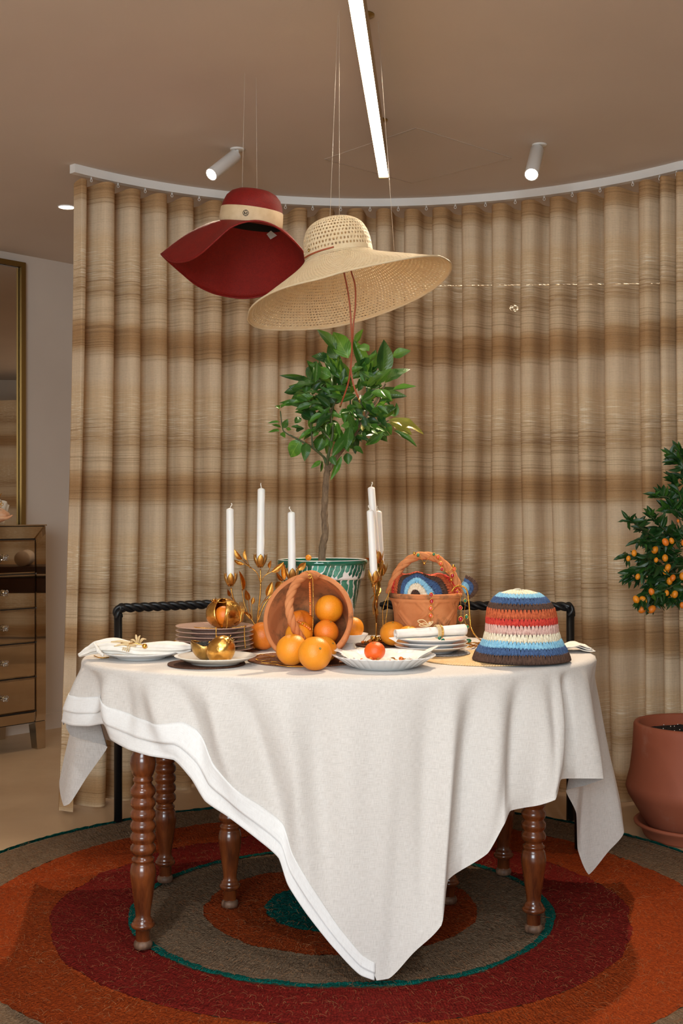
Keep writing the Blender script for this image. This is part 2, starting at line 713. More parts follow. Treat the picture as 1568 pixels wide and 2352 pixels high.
hgt = m.math('ADD', m.math('MULTIPLY', t3, 0.6), n5)
m.bump(hgt, 0.35, 0.0015)
# open weave: a little of what is behind shows through, and light glows through the cloth
tl = m.n('ShaderNodeBsdfTranslucent')
m.l(c, tl.inputs['Color'])
mx = m.n('ShaderNodeMixShader'); mx.inputs[0].default_value = 0.12
m.l(m.b.outputs[0], mx.inputs[1]); m.l(tl.outputs[0], mx.inputs[2])
tp = m.n('ShaderNodeBsdfTransparent')
tp.inputs['Color'].default_value = (1.0, 0.9, 0.75, 1)
mx2 = m.n('ShaderNodeMixShader')
t6, _ = threads(170, 330, 0.50, 0.66, 41.0)
m.l(m.math('MULTIPLY', t6, 0.09), mx2.inputs[0])
m.l(mx.outputs[0], mx2.inputs[1]); m.l(tp.outputs[0], mx2.inputs[2])
m.l(mx2.outputs[0], m.out.inputs['Surface'])
M_curtain = m.m
cur = obj('curtain', (Vc, grid_faces(nu, NZ)), M_curtain, uv=UVc)
tag(cur, 'long beige slub linen curtain with brown horizontal bands hanging from a curved rail', 'curtain')

# rail with gliders
rail = thing('curtain_rail', 'white curved ceiling curtain rail above the striped beige curtain', 'curtain rail', (CC.x, CC.y + CR, CEIL))
Vr = []
nr = 90
for i in range(nr):
    a = a_left + (a_right - a_left) * i / (nr - 1)
    for (dr, z) in ((-0.016, RAIL_Z), (0.016, RAIL_Z), (0.016, CEIL - 0.0002), (-0.016, CEIL - 0.0002)):
        p = arc_pt(a) + arc_n(a) * dr
        Vr.append((p.x, p.y, z))
Fr = grid_faces(4, nr, wrap_u=True) + [(3, 2, 1, 0), tuple((nr - 1) * 4 + k for k in range(4))]
edge_split(obj('track', (Vr, Fr), M_white, rail))
M_glider = mat('glider_plastic', (214, 208, 200), 0.4)
gl = None
for k in range(NF):
    a = (cang[k] + cang[k + 1]) / 2
    p = arc_pt(a) + arc_n(a) * 0.004
    if gl is None:
        gl = mesh_data('glider', *join(box((0, 0, -0.004), (0.006, 0.006, 0.008)), tube([Vector((0.005 * math.cos(t), 0, -0.013 + 0.006 * math.sin(t))) for t in
                       [2 * PI * q / 8 for q in range(8)]], 0.0016, 5, closed=True)), M_glider)
    o = bpy.data.objects.new('glider', gl)
    COL.objects.link(o)
    o.parent = rail
    o.location = Vector((p.x, p.y, RAIL_Z)) - Vector(rail.location)
    o.rotation_euler = (0, 0, a - PI / 2)

# ------------------------------------------------------------------ lamps
def linear_lamp(a, b, z, w, h, label, stems, st_mat=None):
    a, b = Vector((a[0], a[1], z)), Vector((b[0], b[1], z))
    root = thing('linear_pendant_light', label, 'ceiling light', (a + b) / 2)
    d = (b - a).normalized(); n = Vector((-d.y, d.x, 0)) * w / 2
    up = Vector((0, 0, h))
    t = 0.0016
    side = n.normalized() * t
    prof = [(-n), (-n + up), (n + up), n]
    hous = join(hexa([a - n - side, b - n - side, b - n, a - n, a - n - side + up, b - n - side + up, b - n + up, a - n + up]),
                hexa([a + n, b + n, b + n + side, a + n + side, a + n + up, b + n + up, b + n + side + up, a + n + side + up]),
                hexa([a - n + up * 0.9, b - n + up * 0.9, b + n + up * 0.9, a + n + up * 0.9, a - n + up, b - n + up, b + n + up, a + n + up]))
    obj('housing', hous, M_brass, root, False)
    for q_, s_ in ((a, -1), (b, 1)):
        obj('end_cap', hexa([q_ - n, q_ + n, q_ + n + d * s_ * 0.003, q_ - n + d * s_ * 0.003, q_ - n + up, q_ + n + up, q_ + n + d * s_ * 0.003 + up, q_ - n + d * s_ * 0.003 + up]), M_brass, root, False)
    e = Vector((0, 0, 0.002))
    obj('diffuser', hexa([a - n * .98 + e, b - n * .98 + e, b + n * .98 + e, a + n * .98 + e, a - n * .98 + e * 4, b - n * .98 + e * 4, b + n * .98 + e * 4, a + n * .98 + e * 4]), M_led, root, False)
    for s in stems:
        p = a.lerp(b, s)
        st = obj('stem', tube([p + up, Vector((p.x, p.y, CEIL - 0.004))], 0.006, 10), M_brass, root)
        obj('canopy', lathe([(0, 0), (0.026, 0), (0.026, -0.005), (0.010, -0.008), (0, -0.008)], 28, (p.x, p.y, CEIL)), M_brass, st)
    return root


la = P(816, 0, 2.96); lb = P(881, 408, 4.532)
dirl = Vector((lb.x - la.x, lb.y - la.y)); dirl.normalize()
l0 = Vector((lb.x, lb.y)) - dirl * 3.2
Ls = 3.2
s2 = (4.254 - l0.y) / (lb.y - l0.y); s1 = (3.354 - l0.y) / (lb.y - l0.y)
linear_lamp((l0.x, l0.y), (lb.x, lb.y), 2.42, 0.035, 0.055, 'long lit bar light on two brass stems along the ceiling above the table', (s1, s2, s1 - 0.3))
linear_lamp((0.35, 6.60), (3.7, 6.42), 2.40, 0.035, 0.05, 'long lit bar light behind the curtain glowing through the cloth', (0.1, 0.5, 0.94))


def spot(base_px, pivot, lens, r, label, power, aim):
    base = T(base_px[0], base_px[1], CEIL)
    root = thing('ceiling_spotlight', label, 'spotlight', base)
    obj('base_plate', lathe([(0, 0), (0.028, 0), (0.028, -0.003), (0.02, -0.005), (0, -0.005)], 32, base), M_white, root)
    ax = (lens - pivot).normalized()
    obj('stem', tube([base + Vector((0, 0, -0.002)), base + Vector((0, 0, -0.022)), pivot + ax * 0.012], 0.006, 10), M_white, root)
    L = (lens - pivot).length
    bd = obj('lamp_body', lathe([(0, 0), (r * 0.93, 0), (r, 0.003), (r, L), (r * 0.9, L), (r * 0.88, L - 0.012), (0, L - 0.012)], 36, pivot, ax), M_white, root)
    edge_split(bd, 40)
    obj('lens', lathe([(0, 0.0), (r * 0.87, 0.0), (r * 0.87, 0.004), (0, 0.006)], 32, lens - ax * 0.008, ax), M_lens, root)
    spot_light('spot_beam', lens + ax * 0.02, lens + ax * 2 if aim is None else aim, power, 92, WARM, 0.9, 0.02)


spot((545, 342), P(541, 357, 4.60), P(485, 401, 4.50), 0.024, 'white ceiling spotlight tilted sideways, above the red hat', 115, None)
spot((1238, 332), P(1233, 345, 4.54), P(1220, 401, 4.42), 0.0255, 'white ceiling spotlight pointing down, right of the bar light', 115, None)
spot((1184, 665), P(1184, 679, 7.5), P(1180, 708, 7.42), 0.030, 'white ceiling spotlight behind the curtain, glowing through a fold', 8, None)

dl = T(153, 475, CEIL)
root = thing('recessed_downlight', 'small round recessed ceiling downlight glowing at the left of the curtain', 'downlight', dl)
obj('trim_ring', lathe([(0.040, 0), (0.041, -0.003), (0.036, -0.004), (0.034, 0)], 32, dl), M_white, root)
obj('lens', lathe([(0, -0.002), (0.034, -0.002), (0.034, 0)], 32, dl), M_lens, root)
spot_light('downlight_beam', dl + Vector((0, 0, -0.01)), dl + Vector((0, 0, -1)), 17, 100, WARM, 0.9, 0.03)
# unseen downlights added to brighten the cloth front, and one behind the curtain
for lb_, (x, y, pw, tgt) in zip(('over the left front of the table', 'over the right front of the table', 'behind the curtain'), ((-0.7, 1.2, 70, (-0.1, 3.2, 0.45)), (0.75, 1.1, 54, (0.2, 3.2, 0.45)), (2.3, 6.0, 20, (1.6, 6.2, 0.0)))):
    r_ = thing('recessed_downlight', 'added unseen ceiling downlight, ' + lb_, 'downlight', (x, y, CEIL), group='added unseen ceiling downlights')
    obj('trim_ring', lathe([(0.040, 0), (0.041, -0.003), (0.036, -0.004), (0.034, 0)], 24, (x, y, CEIL)), M_white, r_)
    obj('lens', lathe([(0, -0.002), (0.034, -0.002), (0.034, 0)], 24, (x, y, CEIL)), M_lens, r_)
    spot_light('downlight_beam', Vector((x, y, CEIL - 0.01)), tgt, pw, 48 if y < 3 else 75, (0.92, 0.96, 1.0) if y < 3 else WARM, 0.9, 0.03)
# ------------------------------------------------------------------ rug
RC = Vector((0.0, 3.604, 0.0))


def rug_mat(name, a, b, dark):
    m = NT(name)
    tc = m.n('ShaderNodeTexCoord')
    sp = m.n('ShaderNodeSeparateXYZ')
    m.l(tc.outputs['Object'], sp.inputs[0])
    r = m.math('SQRT', m.math('ADD', m.math('POWER', sp.outputs['X'], 2.0), m.math('POWER', sp.outputs['Y'], 2.0)))
    th = m.math('ARCTAN2', sp.outputs['Y'], sp.outputs['X'])
    cb = m.n('ShaderNodeCombineXYZ')
    m.l(m.math('MULTIPLY', th, 110.0), cb.inputs['X'])
    m.l(m.math('MULTIPLY', r, 62.0), cb.inputs['Y'])
    vor = m.n('ShaderNodeTexVoronoi')
    vor.inputs['Scale'].default_value = 1.0
    vor.inputs['Randomness'].default_value = 0.55
    m.l(cb.outputs[0], vor.inputs['Vector'])
    v = m.coord('Object')
    big = m.noise(v, 6, 4)
    fine = m.noise(v, 220, 3)
    c = m.mix(big, s2l(a), s2l(b))
    c = m.mix(m.math('MULTIPLY', m.math('POWER', vor.outputs['Distance'], 1.5, True), 0.75, True), c, s2l(dark))
    c = m.mix(m.ramp(fine, [(0.35, 0.55), (0.6, 0.0)]), c, s2l(dark))
    m.set(color=c, rough=0.95, spec=0.08)
    m.bump(m.math('ADD', m.math('MULTIPLY', vor.outputs['Distance'], -1.0), m.math('MULTIPLY', fine, 1.1)), 1.0, 0.006)
    return m.m


JUTE = rug_mat('natural_jute', (148, 124, 100), (130, 106, 84), (78, 60, 44))
ORANGE = rug_mat('orange_jute', (176, 76, 28), (162, 64, 22), (96, 34, 12))
RED = rug_mat('red_jute', (146, 42, 32), (132, 34, 27), (76, 15, 12))
TEAL = rug_mat('teal_jute', (12, 112, 98), (6, 98, 88), (4, 52, 48))
rug = thing('round_rug', 'large round jute rug with orange, red, beige and teal rings under the table', 'rug', RC)


def ring(name, r0, r1, mt, s0, s1, amp0=0.008, amp1=0.008, zoff=0.0):
    n = 480
    rows = max(3, int((r1 - r0) / 0.011))
    V = []
    for j in range(rows + 1):
        for i in range(n):
            th = 2 * PI * i / n
            a = r0 + amp0 * ((vnoise(8 * math.cos(th) + 20, 8 * math.sin(th) + 20, s0) - 0.5) * 2 + (hsh(i, s0) - 0.5) * 0.6) if r0 > 0 else 0.0
            b = r1 + amp1 * ((vnoise(8 * math.cos(th) + 20, 8 * math.sin(th) + 20, s1) - 0.5) * 2 + (hsh(i, s1) - 0.5) * 0.6)
            r = a + (b - a) * j / rows
            z = 0.011 + zoff + 0.0022 * math.sin(r * 300) + 0.0035 * (hsh(i, j, s0) - 0.5)
            if j == rows and r1 > 1.28:
                z = 0.001
            V.append(RC + Vector((r * math.cos(th), r * math.sin(th), z)))
    return obj(name, (V, grid_faces(n, rows + 1, wrap_u=True)), mt, rug)


ring('centre_disc', 0.0, 0.225, TEAL, 1, 2, 0, 0.006)
ring('orange_band', 0.225, 0.402, ORANGE, 2, 3, 0.006, 0.006)
ring('beige_band', 0.402, 0.598, JUTE, 3, 4, 0.006, 0.004)
ring('teal_cord', 0.598, 0.621, TEAL, 4, 5, 0.004, 0.004, 0.003)
ring('red_band', 0.621, 0.838, RED, 5, 6, 0.004, 0.010)
ring('orange_band', 0.838, 1.078, ORANGE, 6, 7, 0.010, 0.010)
ring('beige_band', 1.078, 1.302, JUTE, 7, 8, 0.010, 0.004)
ring('teal_cord', 1.302, 1.318, TEAL, 8, 9, 0.004, 0.004, 0.002)
# loose jute hairs lying on the rug
M_hair = mat('jute_hair', (162, 116, 78), 0.9, c2=(120, 68, 40), ns=3, spec=0.1)
Vh, Fh = [], []
for i in range(14000):
    r = 1.3 * math.sqrt(random.random()); th = random.random() * 2 * PI
    c = RC + Vector((r * math.cos(th), r * math.sin(th), 0.014))
    if c.y > 4.3 and random.random() < 0.5:
        continue
    d = random.random() * 2 * PI
    L = random.choice((0.008, 0.012, 0.018, 0.030))
    bend = random.gauss(0, 0.9)
    w = random.uniform(0.00015, 0.0003)
    n0 = len(Vh)
    p = c.copy()
    K = 4
    for k in range(K + 1):
        a = d + bend * k / K
        lift = 0.004 * math.sin(PI * k / K) + random.uniform(0, 0.001)
        nn = Vector((-math.sin(a), math.cos(a), 0)) * w
        q = p + Vector((0, 0, lift))
        Vh += [q - nn, q + nn + Vector((0, 0, w))]
        p = p + Vector((math.cos(a), math.sin(a), 0)) * L / K
    Fh += [(n0 + 2 * k, n0 + 2 * k + 1, n0 + 2 * k + 3, n0 + 2 * k + 2) for k in range(K)]
obj('loose_fibres', (Vh, Fh), M_hair, rug, kind='stuff')

# ------------------------------------------------------------------ table
TZ = 0.750                       # wooden top
CZ = 0.760                       # cloth surface
TC = Vector((0.0, 3.6, 0.0))
TA, TB, TYAW = 0.750, 0.538, math.radians(5.5)


def rim(deg, grow=0.0):
    t = math.radians(deg)
    x, y = (TA + grow) * math.cos(t), (TB + grow) * math.sin(t)
    c, s = math.cos(TYAW), math.sin(TYAW)
    return Vector((TC.x + x * c - y * s, TC.y + x * s + y * c))


m = NT('turned_walnut')
v = m.coord('Object', (1, 1, 0.14))
c = m.ramp(m.noise(v, 34, 6, 0.65), [(0.3, s2l((66, 30, 14))), (0.52, s2l((106, 53, 24))), (0.72, s2l((134, 72, 32)))])
m.set(color=c, rough=0.25, coat=0.3)
m.bump(m.noise(v, 60, 4), 0.06, 0.002)
M_wood = m.m
m = NT('worn_wood')
v = m.coord('Object', (1, 1, 0.3))
m.set(color=m.ramp(m.noise(v, 60, 5), [(0.3, s2l((70, 44, 30))), (0.7, s2l((138, 104, 80)))]), rough=0.6)
M_worn = m.m
table = thing('dining_table', 'antique dining table with turned walnut legs under a linen cloth', 'table', (0, 3.6, 0))
n = 96
Vt = []
for z, g in ((TZ - 0.028, -0.031), (TZ - 0.024, -0.025), (TZ - 0.004, -0.025), (TZ, -0.029)):
    for i in range(n):
        p = rim(360 * i / n, g)
        Vt.append((p.x, p.y, z))
Ft = grid_faces(n, 4, wrap_u=True) + [tuple(range(n))[::-1], tuple(3 * n + i for i in range(n))]
edge_split(obj('tabletop', (Vt, Ft), M_wood, table))

# a turned leg: radius and height above the floor
k = 1.1586e-3
leg_prof = [(0.0, 0.0), (14, 0), (19, 2), (21, 9), (20, 15), (16, 19), (17, 22), (17, 44), (20, 47), (26, 51), (28, 56), (25, 61), (22, 63), (23, 66), (20, 69),
            (17, 76), (18, 90), (22, 115), (26, 145), (29.5, 170), (30, 182), (27, 198), (23, 204), (26, 207), (26, 212), (22, 215), (21, 222)]
for b0 in range(6):
    z0 = 222 + b0 * 27
    leg_prof += [(24, z0 + 1), (28.5, z0 + 7), (29.5, z0 + 13), (28.5, z0 + 19), (24, z0 + 25)]
leg_prof += [(21, 386), (20, 392), (23, 395), (23, 400), (20, 403), (24, 410), (28, 422), (30, 438), (28, 452), (23, 462), (24, 466), (30, 470), (30, 478), (26, 482), (27, 490), (27, 628), (0, 628)]
leg_local = lathe([(r * k, z * k) for r, z in leg_prof], 32)
foot_n = 32
for lx, ly, sc in ((-0.528, 3.246, 1.0), (-0.553, 3.825, 1.0), (0.531, 3.372, 1.0), (0.519, 3.905, 1.0), (-0.328, 3.585, 0.98), (0.318, 3.62, 0.98)):
    zs = (TZ - 0.028 - 0.012) / (628 * k)
    lv = [(x * sc, y * sc, z * zs + 0.016) for x, y, z in leg_local[0]]
    lg = obj('leg', (mv((lv, leg_local[1]), (lx, ly, 0))), M_wood, table)
    cz = 0.016 + 19 * k * zs
    obj('foot', mv(lathe([(0, 0.0158), (14 * k, 0.0158), (19.8 * k, 2 * k + 0.016), (21.8 * k, 9 * k + 0.016), (20.6 * k, 15 * k + 0.016), (17 * k, cz), (0, cz + 0.002)], 28), (lx, ly, 0)), M_worn, lg)
ap = []
q = [(-0.528, 3.246), (0.531, 3.372), (0.519, 3.905), (-0.553, 3.825)]
for a, b in zip(q, q[1:] + q[:1]):
    o_ = wallbox(a, b, TZ - 0.118, TZ - 0.028, 0.022)
    obj('apron', o_, M_wood, table, False)

# ------------------------------------------------------------------ tablecloth
# hem as seen, walking round the front from the left end to the right end:
# (rim angle, px, py, distance, sharp)
hem = [(-196, 176, 1640, 3.98), (-191, 170, 1655, 3.90), (-187, 136, 1795, 3.80), (-184, 146, 1851, 3.70), (-182, 160, 1846, 3.67), (-180, 200, 1784, 3.63), (-178, 247, 1716, 3.60),
       (-175, 205, 1702, 3.555), (-172.5, 163, 1690, 3.51), (-170, 143, 1656, 3.465), (-165, 165, 1666, 3.41), (-158, 205, 1668, 3.365), (-152, 240, 1663, 3.30), (-147, 256, 1698, 3.235),
       (-140, 296, 1721, 3.165), (-132, 345, 1736, 3.125), (-125, 400, 1745, 3.105), (-120, 440, 1788, 3.085), (-115.5, 472, 1840, 3.055), (-111, 522, 1874, 3.04),
       (-105.5, 585, 1922, 3.03), (-101, 640, 1970, 3.025), (-98.5, 660, 2030, 3.005), (-95, 702, 2096, 2.99), (-91, 760, 2170, 2.985), (-86.5, 828, 2240, 2.985),
       (-84, 865, 2252, 2.985), (-81.5, 892, 2248, 2.99), (-77, 948, 2190, 2.985), (-71.5, 1015, 2123, 2.985), (-69.5, 1028, 2022, 3.035), (-66, 1060, 1998, 3.07),
       (-61, 1120, 1960, 3.075), (-57, 1158, 1893, 3.085), (-54.5, 1172, 1862, 3.12), (-50, 1225, 1852, 3.155), (-45, 1275, 1837, 3.155), (-42.5, 1288, 1790, 3.215), (-38, 1320, 1788, 3.26),
       (-30, 1387, 1789, 3.30), (-24, 1340, 1805, 3.42), (-19, 1299, 1816, 3.50), (-15, 1323, 1868, 3.54), (-11, 1326, 1950, 3.585), (-7, 1352, 2009, 3.62), (-3, 1395, 1958, 3.66),
       (1, 1433, 1911, 3.70), (5, 1424, 1840, 3.76), (9, 1408, 1770, 3.84), (14, 1385, 1700, 3.95)]
NCOL = 560
ang0, ang1 = hem[0][0], hem[-1][0]
ha = np.array([h[0] for h in hem], float)
hp = [P(h[1], h[2], h[3]) for h in hem]


def pchip(xk, yk, x):
    xk, yk = np.asarray(xk), np.asarray(yk)
    h = np.diff(xk); d = np.diff(yk) / h
    mm = np.zeros_like(yk)
    for i in range(1, len(xk) - 1):
        if d[i - 1] * d[i] > 0:
            w1, w2 = 2 * h[i] + h[i - 1], h[i] + 2 * h[i - 1]
            mm[i] = (w1 + w2) / (w1 / d[i - 1] + w2 / d[i])
    mm[0], mm[-1] = d[0], d[-1]
    i = np.clip(np.searchsorted(xk, x) - 1, 0, len(xk) - 2)
    t = (x - xk[i]) / h[i]
    return (2 * t ** 3 - 3 * t ** 2 + 1) * yk[i] + (t ** 3 - 2 * t ** 2 + t) * h[i] * mm[i] + (-2 * t ** 3 + 3 * t ** 2) * yk[i + 1] + (t ** 3 - t ** 2) * h[i] * mm[i + 1]


degs = np.linspace(ang0, ang1, NCOL)
HX, HY, HZ = (0.5 * pchip(ha, np.array([p[k_] for p in hp]), degs) + 0.5 * np.interp(degs, ha, np.array([p[k_] for p in hp])) for k_ in range(3))
# close the back with a short plain drop
nb = 120
degs_b = np.linspace(ang1, ang0 + 360, nb + 2)[1:-1]
allc = [(d, Vector((HX[i], HY[i], HZ[i]))) for i, d in enumerate(degs)]
e0, e1 = allc[-1][1], allc[0][1]
for i, d in enumerate(degs_b):
    t = (i + 1) / (nb + 1)
    p = rim(d, 0.03 + 0.018 * math.sin(d * 0.35))
    s = min(1, t * 6, (1 - t) * 6)
    zb = 0.42 - 0.33 * math.exp(-((d - 95) / 24) ** 2)
    b = Vector((p.x, p.y, zb))
    e = e0 if t < 0.5 else e1
    allc.append((d, b if s >= 1 else Vector((e.x + (b.x - e.x) * s, e.y + (b.y - e.y) * s, e.z + (b.z - e.z) * s))))
NC = len(allc)
NROW = 46
BORDER = 0.066


def cloth_point(d, H, t):
    """t 0 at the table edge, 1 at the hem"""
    E = rim(d, 0.004)
    R = 0.016
    En = (rim(d, 0.1) - E).normalized()
    drop = CZ - H.z
    L = drop
    if t * L < R * 1.5:
        a = (t * L) / (R * 1.5) * PI / 2
        return Vector((E.x + En.x * R * (math.sin(a) - 1), E.y + En.y * R * (math.sin(a) - 1), CZ - R * (1 - math.cos(a))))
    f = (t * L - R * 1.5) / (L - R * 1.5)
    z = CZ - R + (H.z - CZ + R) * f
    w = f ** 0.92
    x = E.x + (H.x - E.x) * w
    y = E.y + (H.y - E.y) * w
    # soft flutes that fade in below the edge
    fl = 0.0
    for (dc, wd, am, skew) in FLUTES:
        q = (d - dc - skew * f) / wd
        if abs(q) < 3:
            fl += am * math.exp(-q * q)
    fl *= 1.45 * math.sin(PI * min(1.0, f * 1.05)) ** 0.8
    fl += 0.006 * (vnoise(d * 0.11, f * 2.0, 4) - 0.5) * math.sin(PI * f)
    return Vector((x + En.x * fl, y + En.y * fl, z))


# (angle, width, outward amount, drift of the fold with the drop)
FLUTES = [(-166, 3.0, 0.012, -2), (-158, 3, -0.016, 1), (-150, 3, 0.016, 2), (-143, 2.4, -0.006, 3), (-135, 3.5, 0.018, 10), (-128, 2.6, -0.010, 12), (-121, 3.0, 0.020, 14), (-114, 2.6, -0.016, 15),
          (-106, 3.2, 0.016, 12), (-99, 3, -0.014, 8), (-92, 3.5, 0.010, 3), (-84, 4, 0.008, 0), (-77, 2.5, -0.012, 3), (-71, 2.5, 0.010, 0), (-67, 2.2, -0.012, -2), (-61, 2.6, 0.012, 0), (-56, 2.2, -0.014, 1), (-50, 3, 0.014, 3),
          (-43.5, 1.5, 0.014, 0), (-40, 1.8, -0.020, 0), (-33, 3, 0.006, 0)]
m = NT('natural_linen')
uvn = m.n('ShaderNodeUVMap', uv_map='UVMap')


def uvnoise(m, uvn, sx, sy, loc=0.0, detail=2):
    mp = m.n('ShaderNodeMapping')
    mp.inputs['Scale'].default_value = (sx, sy, 1)
    mp.inputs['Location'].default_value = (loc, loc, loc)
    m.l(uvn.outputs['UV'], mp.inputs['Vector'])
    return m.noise(mp.outputs['Vector'], 1.0, detail)


def linen(name, a, b):
    m = NT(name)
    uvn = m.n('ShaderNodeUVMap', uv_map='UVMap')
    w1 = uvnoise(m, uvn, 60, 900, 3)
    w2 = uvnoise(m, uvn, 900, 60, 7)
    sl = uvnoise(m, uvn, 12, 700, 1)
    sl2 = uvnoise(m, uvn, 700, 12, 1)
    s_ = m.math('MULTIPLY', m.math('ADD', w1, w2), 0.5)
    c = m.ramp(s_, [(0.38, s2l(b)), (0.58, s2l(a))])
    c = m.mix(m.math('MULTIPLY', m.ramp(sl, [(0.60, 0.0), (0.72, 1.0)]), 0.35), c, s2l(tuple(x * 0.86 for x in b)))
    c = m.mix(m.math('MULTIPLY', m.ramp(sl2, [(0.60, 0.0), (0.72, 1.0)]), 0.35), c, s2l(tuple(min(255, x * 1.05) for x in a)))
    m.set(color=c, rough=0.85, spec=0.15, sheen=0.15)
    m.bump(s_, 0.25, 0.0012)
    tl = m.n('ShaderNodeBsdfTranslucent')
    m.l(c, tl.inputs['Color'])
    mx = m.n('ShaderNodeMixShader'); mx.inputs[0].default_value = 0.12
    m.l(m.b.outputs[0], mx.inputs[1]); m.l(tl.outputs[0], mx.inputs[2])
    m.l(mx.outputs[0], m.out.inputs['Surface'])
    return m.m


M_linen = linen('natural_linen', (226, 220, 213), (208, 201, 193))
M_hem = linen('white_linen_border', (242, 240, 237), (232, 229, 225))
cloth = thing('tablecloth', 'cream linen tablecloth with a white double border draped over the round table', 'tablecloth', (0, 3.6, CZ))
# how far above the hem the white border reaches in each column, measured down the drop
bord = []
for i, (d, Hh) in enumerate(allc):
    a, b = allc[max(i - 3, 0)][1], allc[min(i + 3, NC - 1)][1]
    hz = math.hypot(b.x - a.x, b.y - a.y)
    sl = min(1.55, math.sqrt(1 + ((b.z - a.z) / max(hz, 1e-4)) ** 2))
    on = 1.0 if -171 <= d <= -84.2 else 0.0
    bord.append(float(np.interp(d, [-171, -125, -110, -97, -84], [0.072, 0.076, 0.060, 0.046, 0.030])) * sl if on else 0.0)
kern = 15
bord = [0.0 if bord[i] == 0 else sum(bord[max(0, min(NCOL - 1, i + q))] or bord[i] for q in range(-kern, kern + 1)) / (2 * kern + 1) for i in range(NC)]
Vd, UVd = [], []
arc = 0.0
prev = None
for i, (d, Hh) in enumerate(allc):
    if prev is not None:
        arc += (rim(d) - prev).length
    prev = rim(d)
    L = CZ - Hh.z
    t1 = 1.0 - (bord[i] * 0.30) / L
    for j in range(NROW):
        t = t1 * j / (NROW - 1)
        Vd.append(cloth_point(d, Hh, t))
        UVd.append((arc, t * L))
Fd = []
for i in range(NC):
    i2 = (i + 1) % NC
    for j in range(NROW - 1):
        Fd.append((i * NROW + j, i * NROW + j + 1, i2 * NROW + j + 1, i2 * NROW + j))
# the top, sharing the first row of the drop
NT_ = 24
base_i = len(Vd)
rings = [[i * NROW for i in range(NC)]]
for r in range(1, NT_):
    f = 1 - r / NT_
    row = []
    for i, (d, Hh) in enumerate(allc):
        e = Vd[i * NROW]
        row.append(len(Vd))
        x, y = TC.x + (e[0] - TC.x) * f, TC.y + (e[1] - TC.y) * f
        Vd.append(Vector((x, y, CZ + 0.0012 * (vnoise(x * 9, y * 9, 6) - 0.5) * (1 - f ** 6))))
        UVd.append((x, y))
    rings.append(row)
cen = len(Vd)
Vd.append(Vector((TC.x, TC.y, CZ))); UVd.append((TC.x, TC.y))
for A, B in zip(rings, rings[1:]):
    for i in range(NC):
        i2 = (i + 1) % NC
        Fd.append((A[i], A[i2], B[i2], B[i]))
for i in range(NC):
    Fd.append((rings[-1][i], rings[-1][(i + 1) % NC], cen))
obj('cloth', (Vd, Fd), M_linen, cloth, uv=UVd)
# white border in two steps
for (lo, hi, off, nm) in ((0.46, 1.06, 0.0048, 'upper_border'), (0.0, 0.54, 0.0028, 'lower_border')):
    Vb, UVb, idx = [], [], []
    NB = 8
    for i, (d, Hh) in enumerate(allc[:NCOL]):
        if bord[i] <= 0:
            continue
        L = CZ - Hh.z
        E = rim(d); En = (rim(d, 0.1) - E).normalized()
        for j in range(NB):
            f = j / (NB - 1)
            q = hi + (lo - hi) * f
            p = cloth_point(d, Hh, 1.0 - q * bord[i] / L)
            o_ = off * (0.3 + 0.7 * f)
            Vb.append((p.x + En.x * o_, p.y + En.y * o_, p.z)); UVb.append((d * 0.012, q * bord[i]))
    ob = obj(nm, (Vb, [(a * NB + j, a * NB + j + 1, (a + 1) * NB + j + 1, (a + 1) * NB + j) for a in range(len(Vb) // NB - 1) for j in range(NB - 1)]), M_hem, cloth, uv=UVb, label='white linen border')
    solidify(ob, 0.0012, 0)
# ------------------------------------------------------------------ hanging hats
def closed_spline(pts, n):
    pts = [Vector(p) for p in pts]
    m = len(pts)
    out = []
    for i in range(n):
        u = i / n * m
        k = int(u); t = u - k
        p0, p1, p2, p3 = pts[(k - 1) % m], pts[k % m], pts[(k + 1) % m], pts[(k + 2) % m]
        out.append(0.5 * ((2 * p1) + (p2 - p0) * t + (2 * p0 - 5 * p1 + 4 * p2 - p3) * t * t + (3 * p1 - p0 - 3 * p2 + p3) * t ** 3))
    return out


def by_angle(loop, c, x, y, n):
    """resample a closed loop at n even angles about c, seen in the plane of x and y"""
    A = []
    for p in loop:
        d = p - c
        A.append(math.atan2(d.dot(y), d.dot(x)) % (2 * PI))
    order = sorted(range(len(loop)), key=lambda i: A[i])
    a = np.array([A[i] for i in order]); q = np.array([loop[i] for i in order])
    a = np.concatenate([[a[-1] - 2 * PI], a, [a[0] + 2 * PI]])
    q = np.concatenate([q[-1:], q, q[:1]])
    th = np.arange(n) * 2 * PI / n
    return [Vector([float(np.interp(t, a, q[:, k])) for k in range(3)]) for t in th]


def hat_brim(c, axis, r_in, outer, n, rows, ease=1.0, sag=0.0):
    x, y, a = axes_for(axis)
    inner = [c + x * (r_in * math.cos(2 * PI * i / n)) + y * (r_in * math.sin(2 * PI * i / n)) for i in range(n)]
    out = by_angle(closed_spline(outer, 400), c, x, y, n)
    V, UV = [], []
    for j in range(rows + 1):
        f = j / rows
        for i in range(n):
            p = inner[i].lerp(out[i], f)
            # leave the crown flat, then fall away
            hi = (inner[i] - c).dot(a) * (1 - f) + (out[i] - c).dot(a) * (f ** ease)
            p = p + a * (hi - (p - c).dot(a) + sag * math.sin(PI * f))
            V.append(p)
            UV.append((i / n, f))
    return V, UV


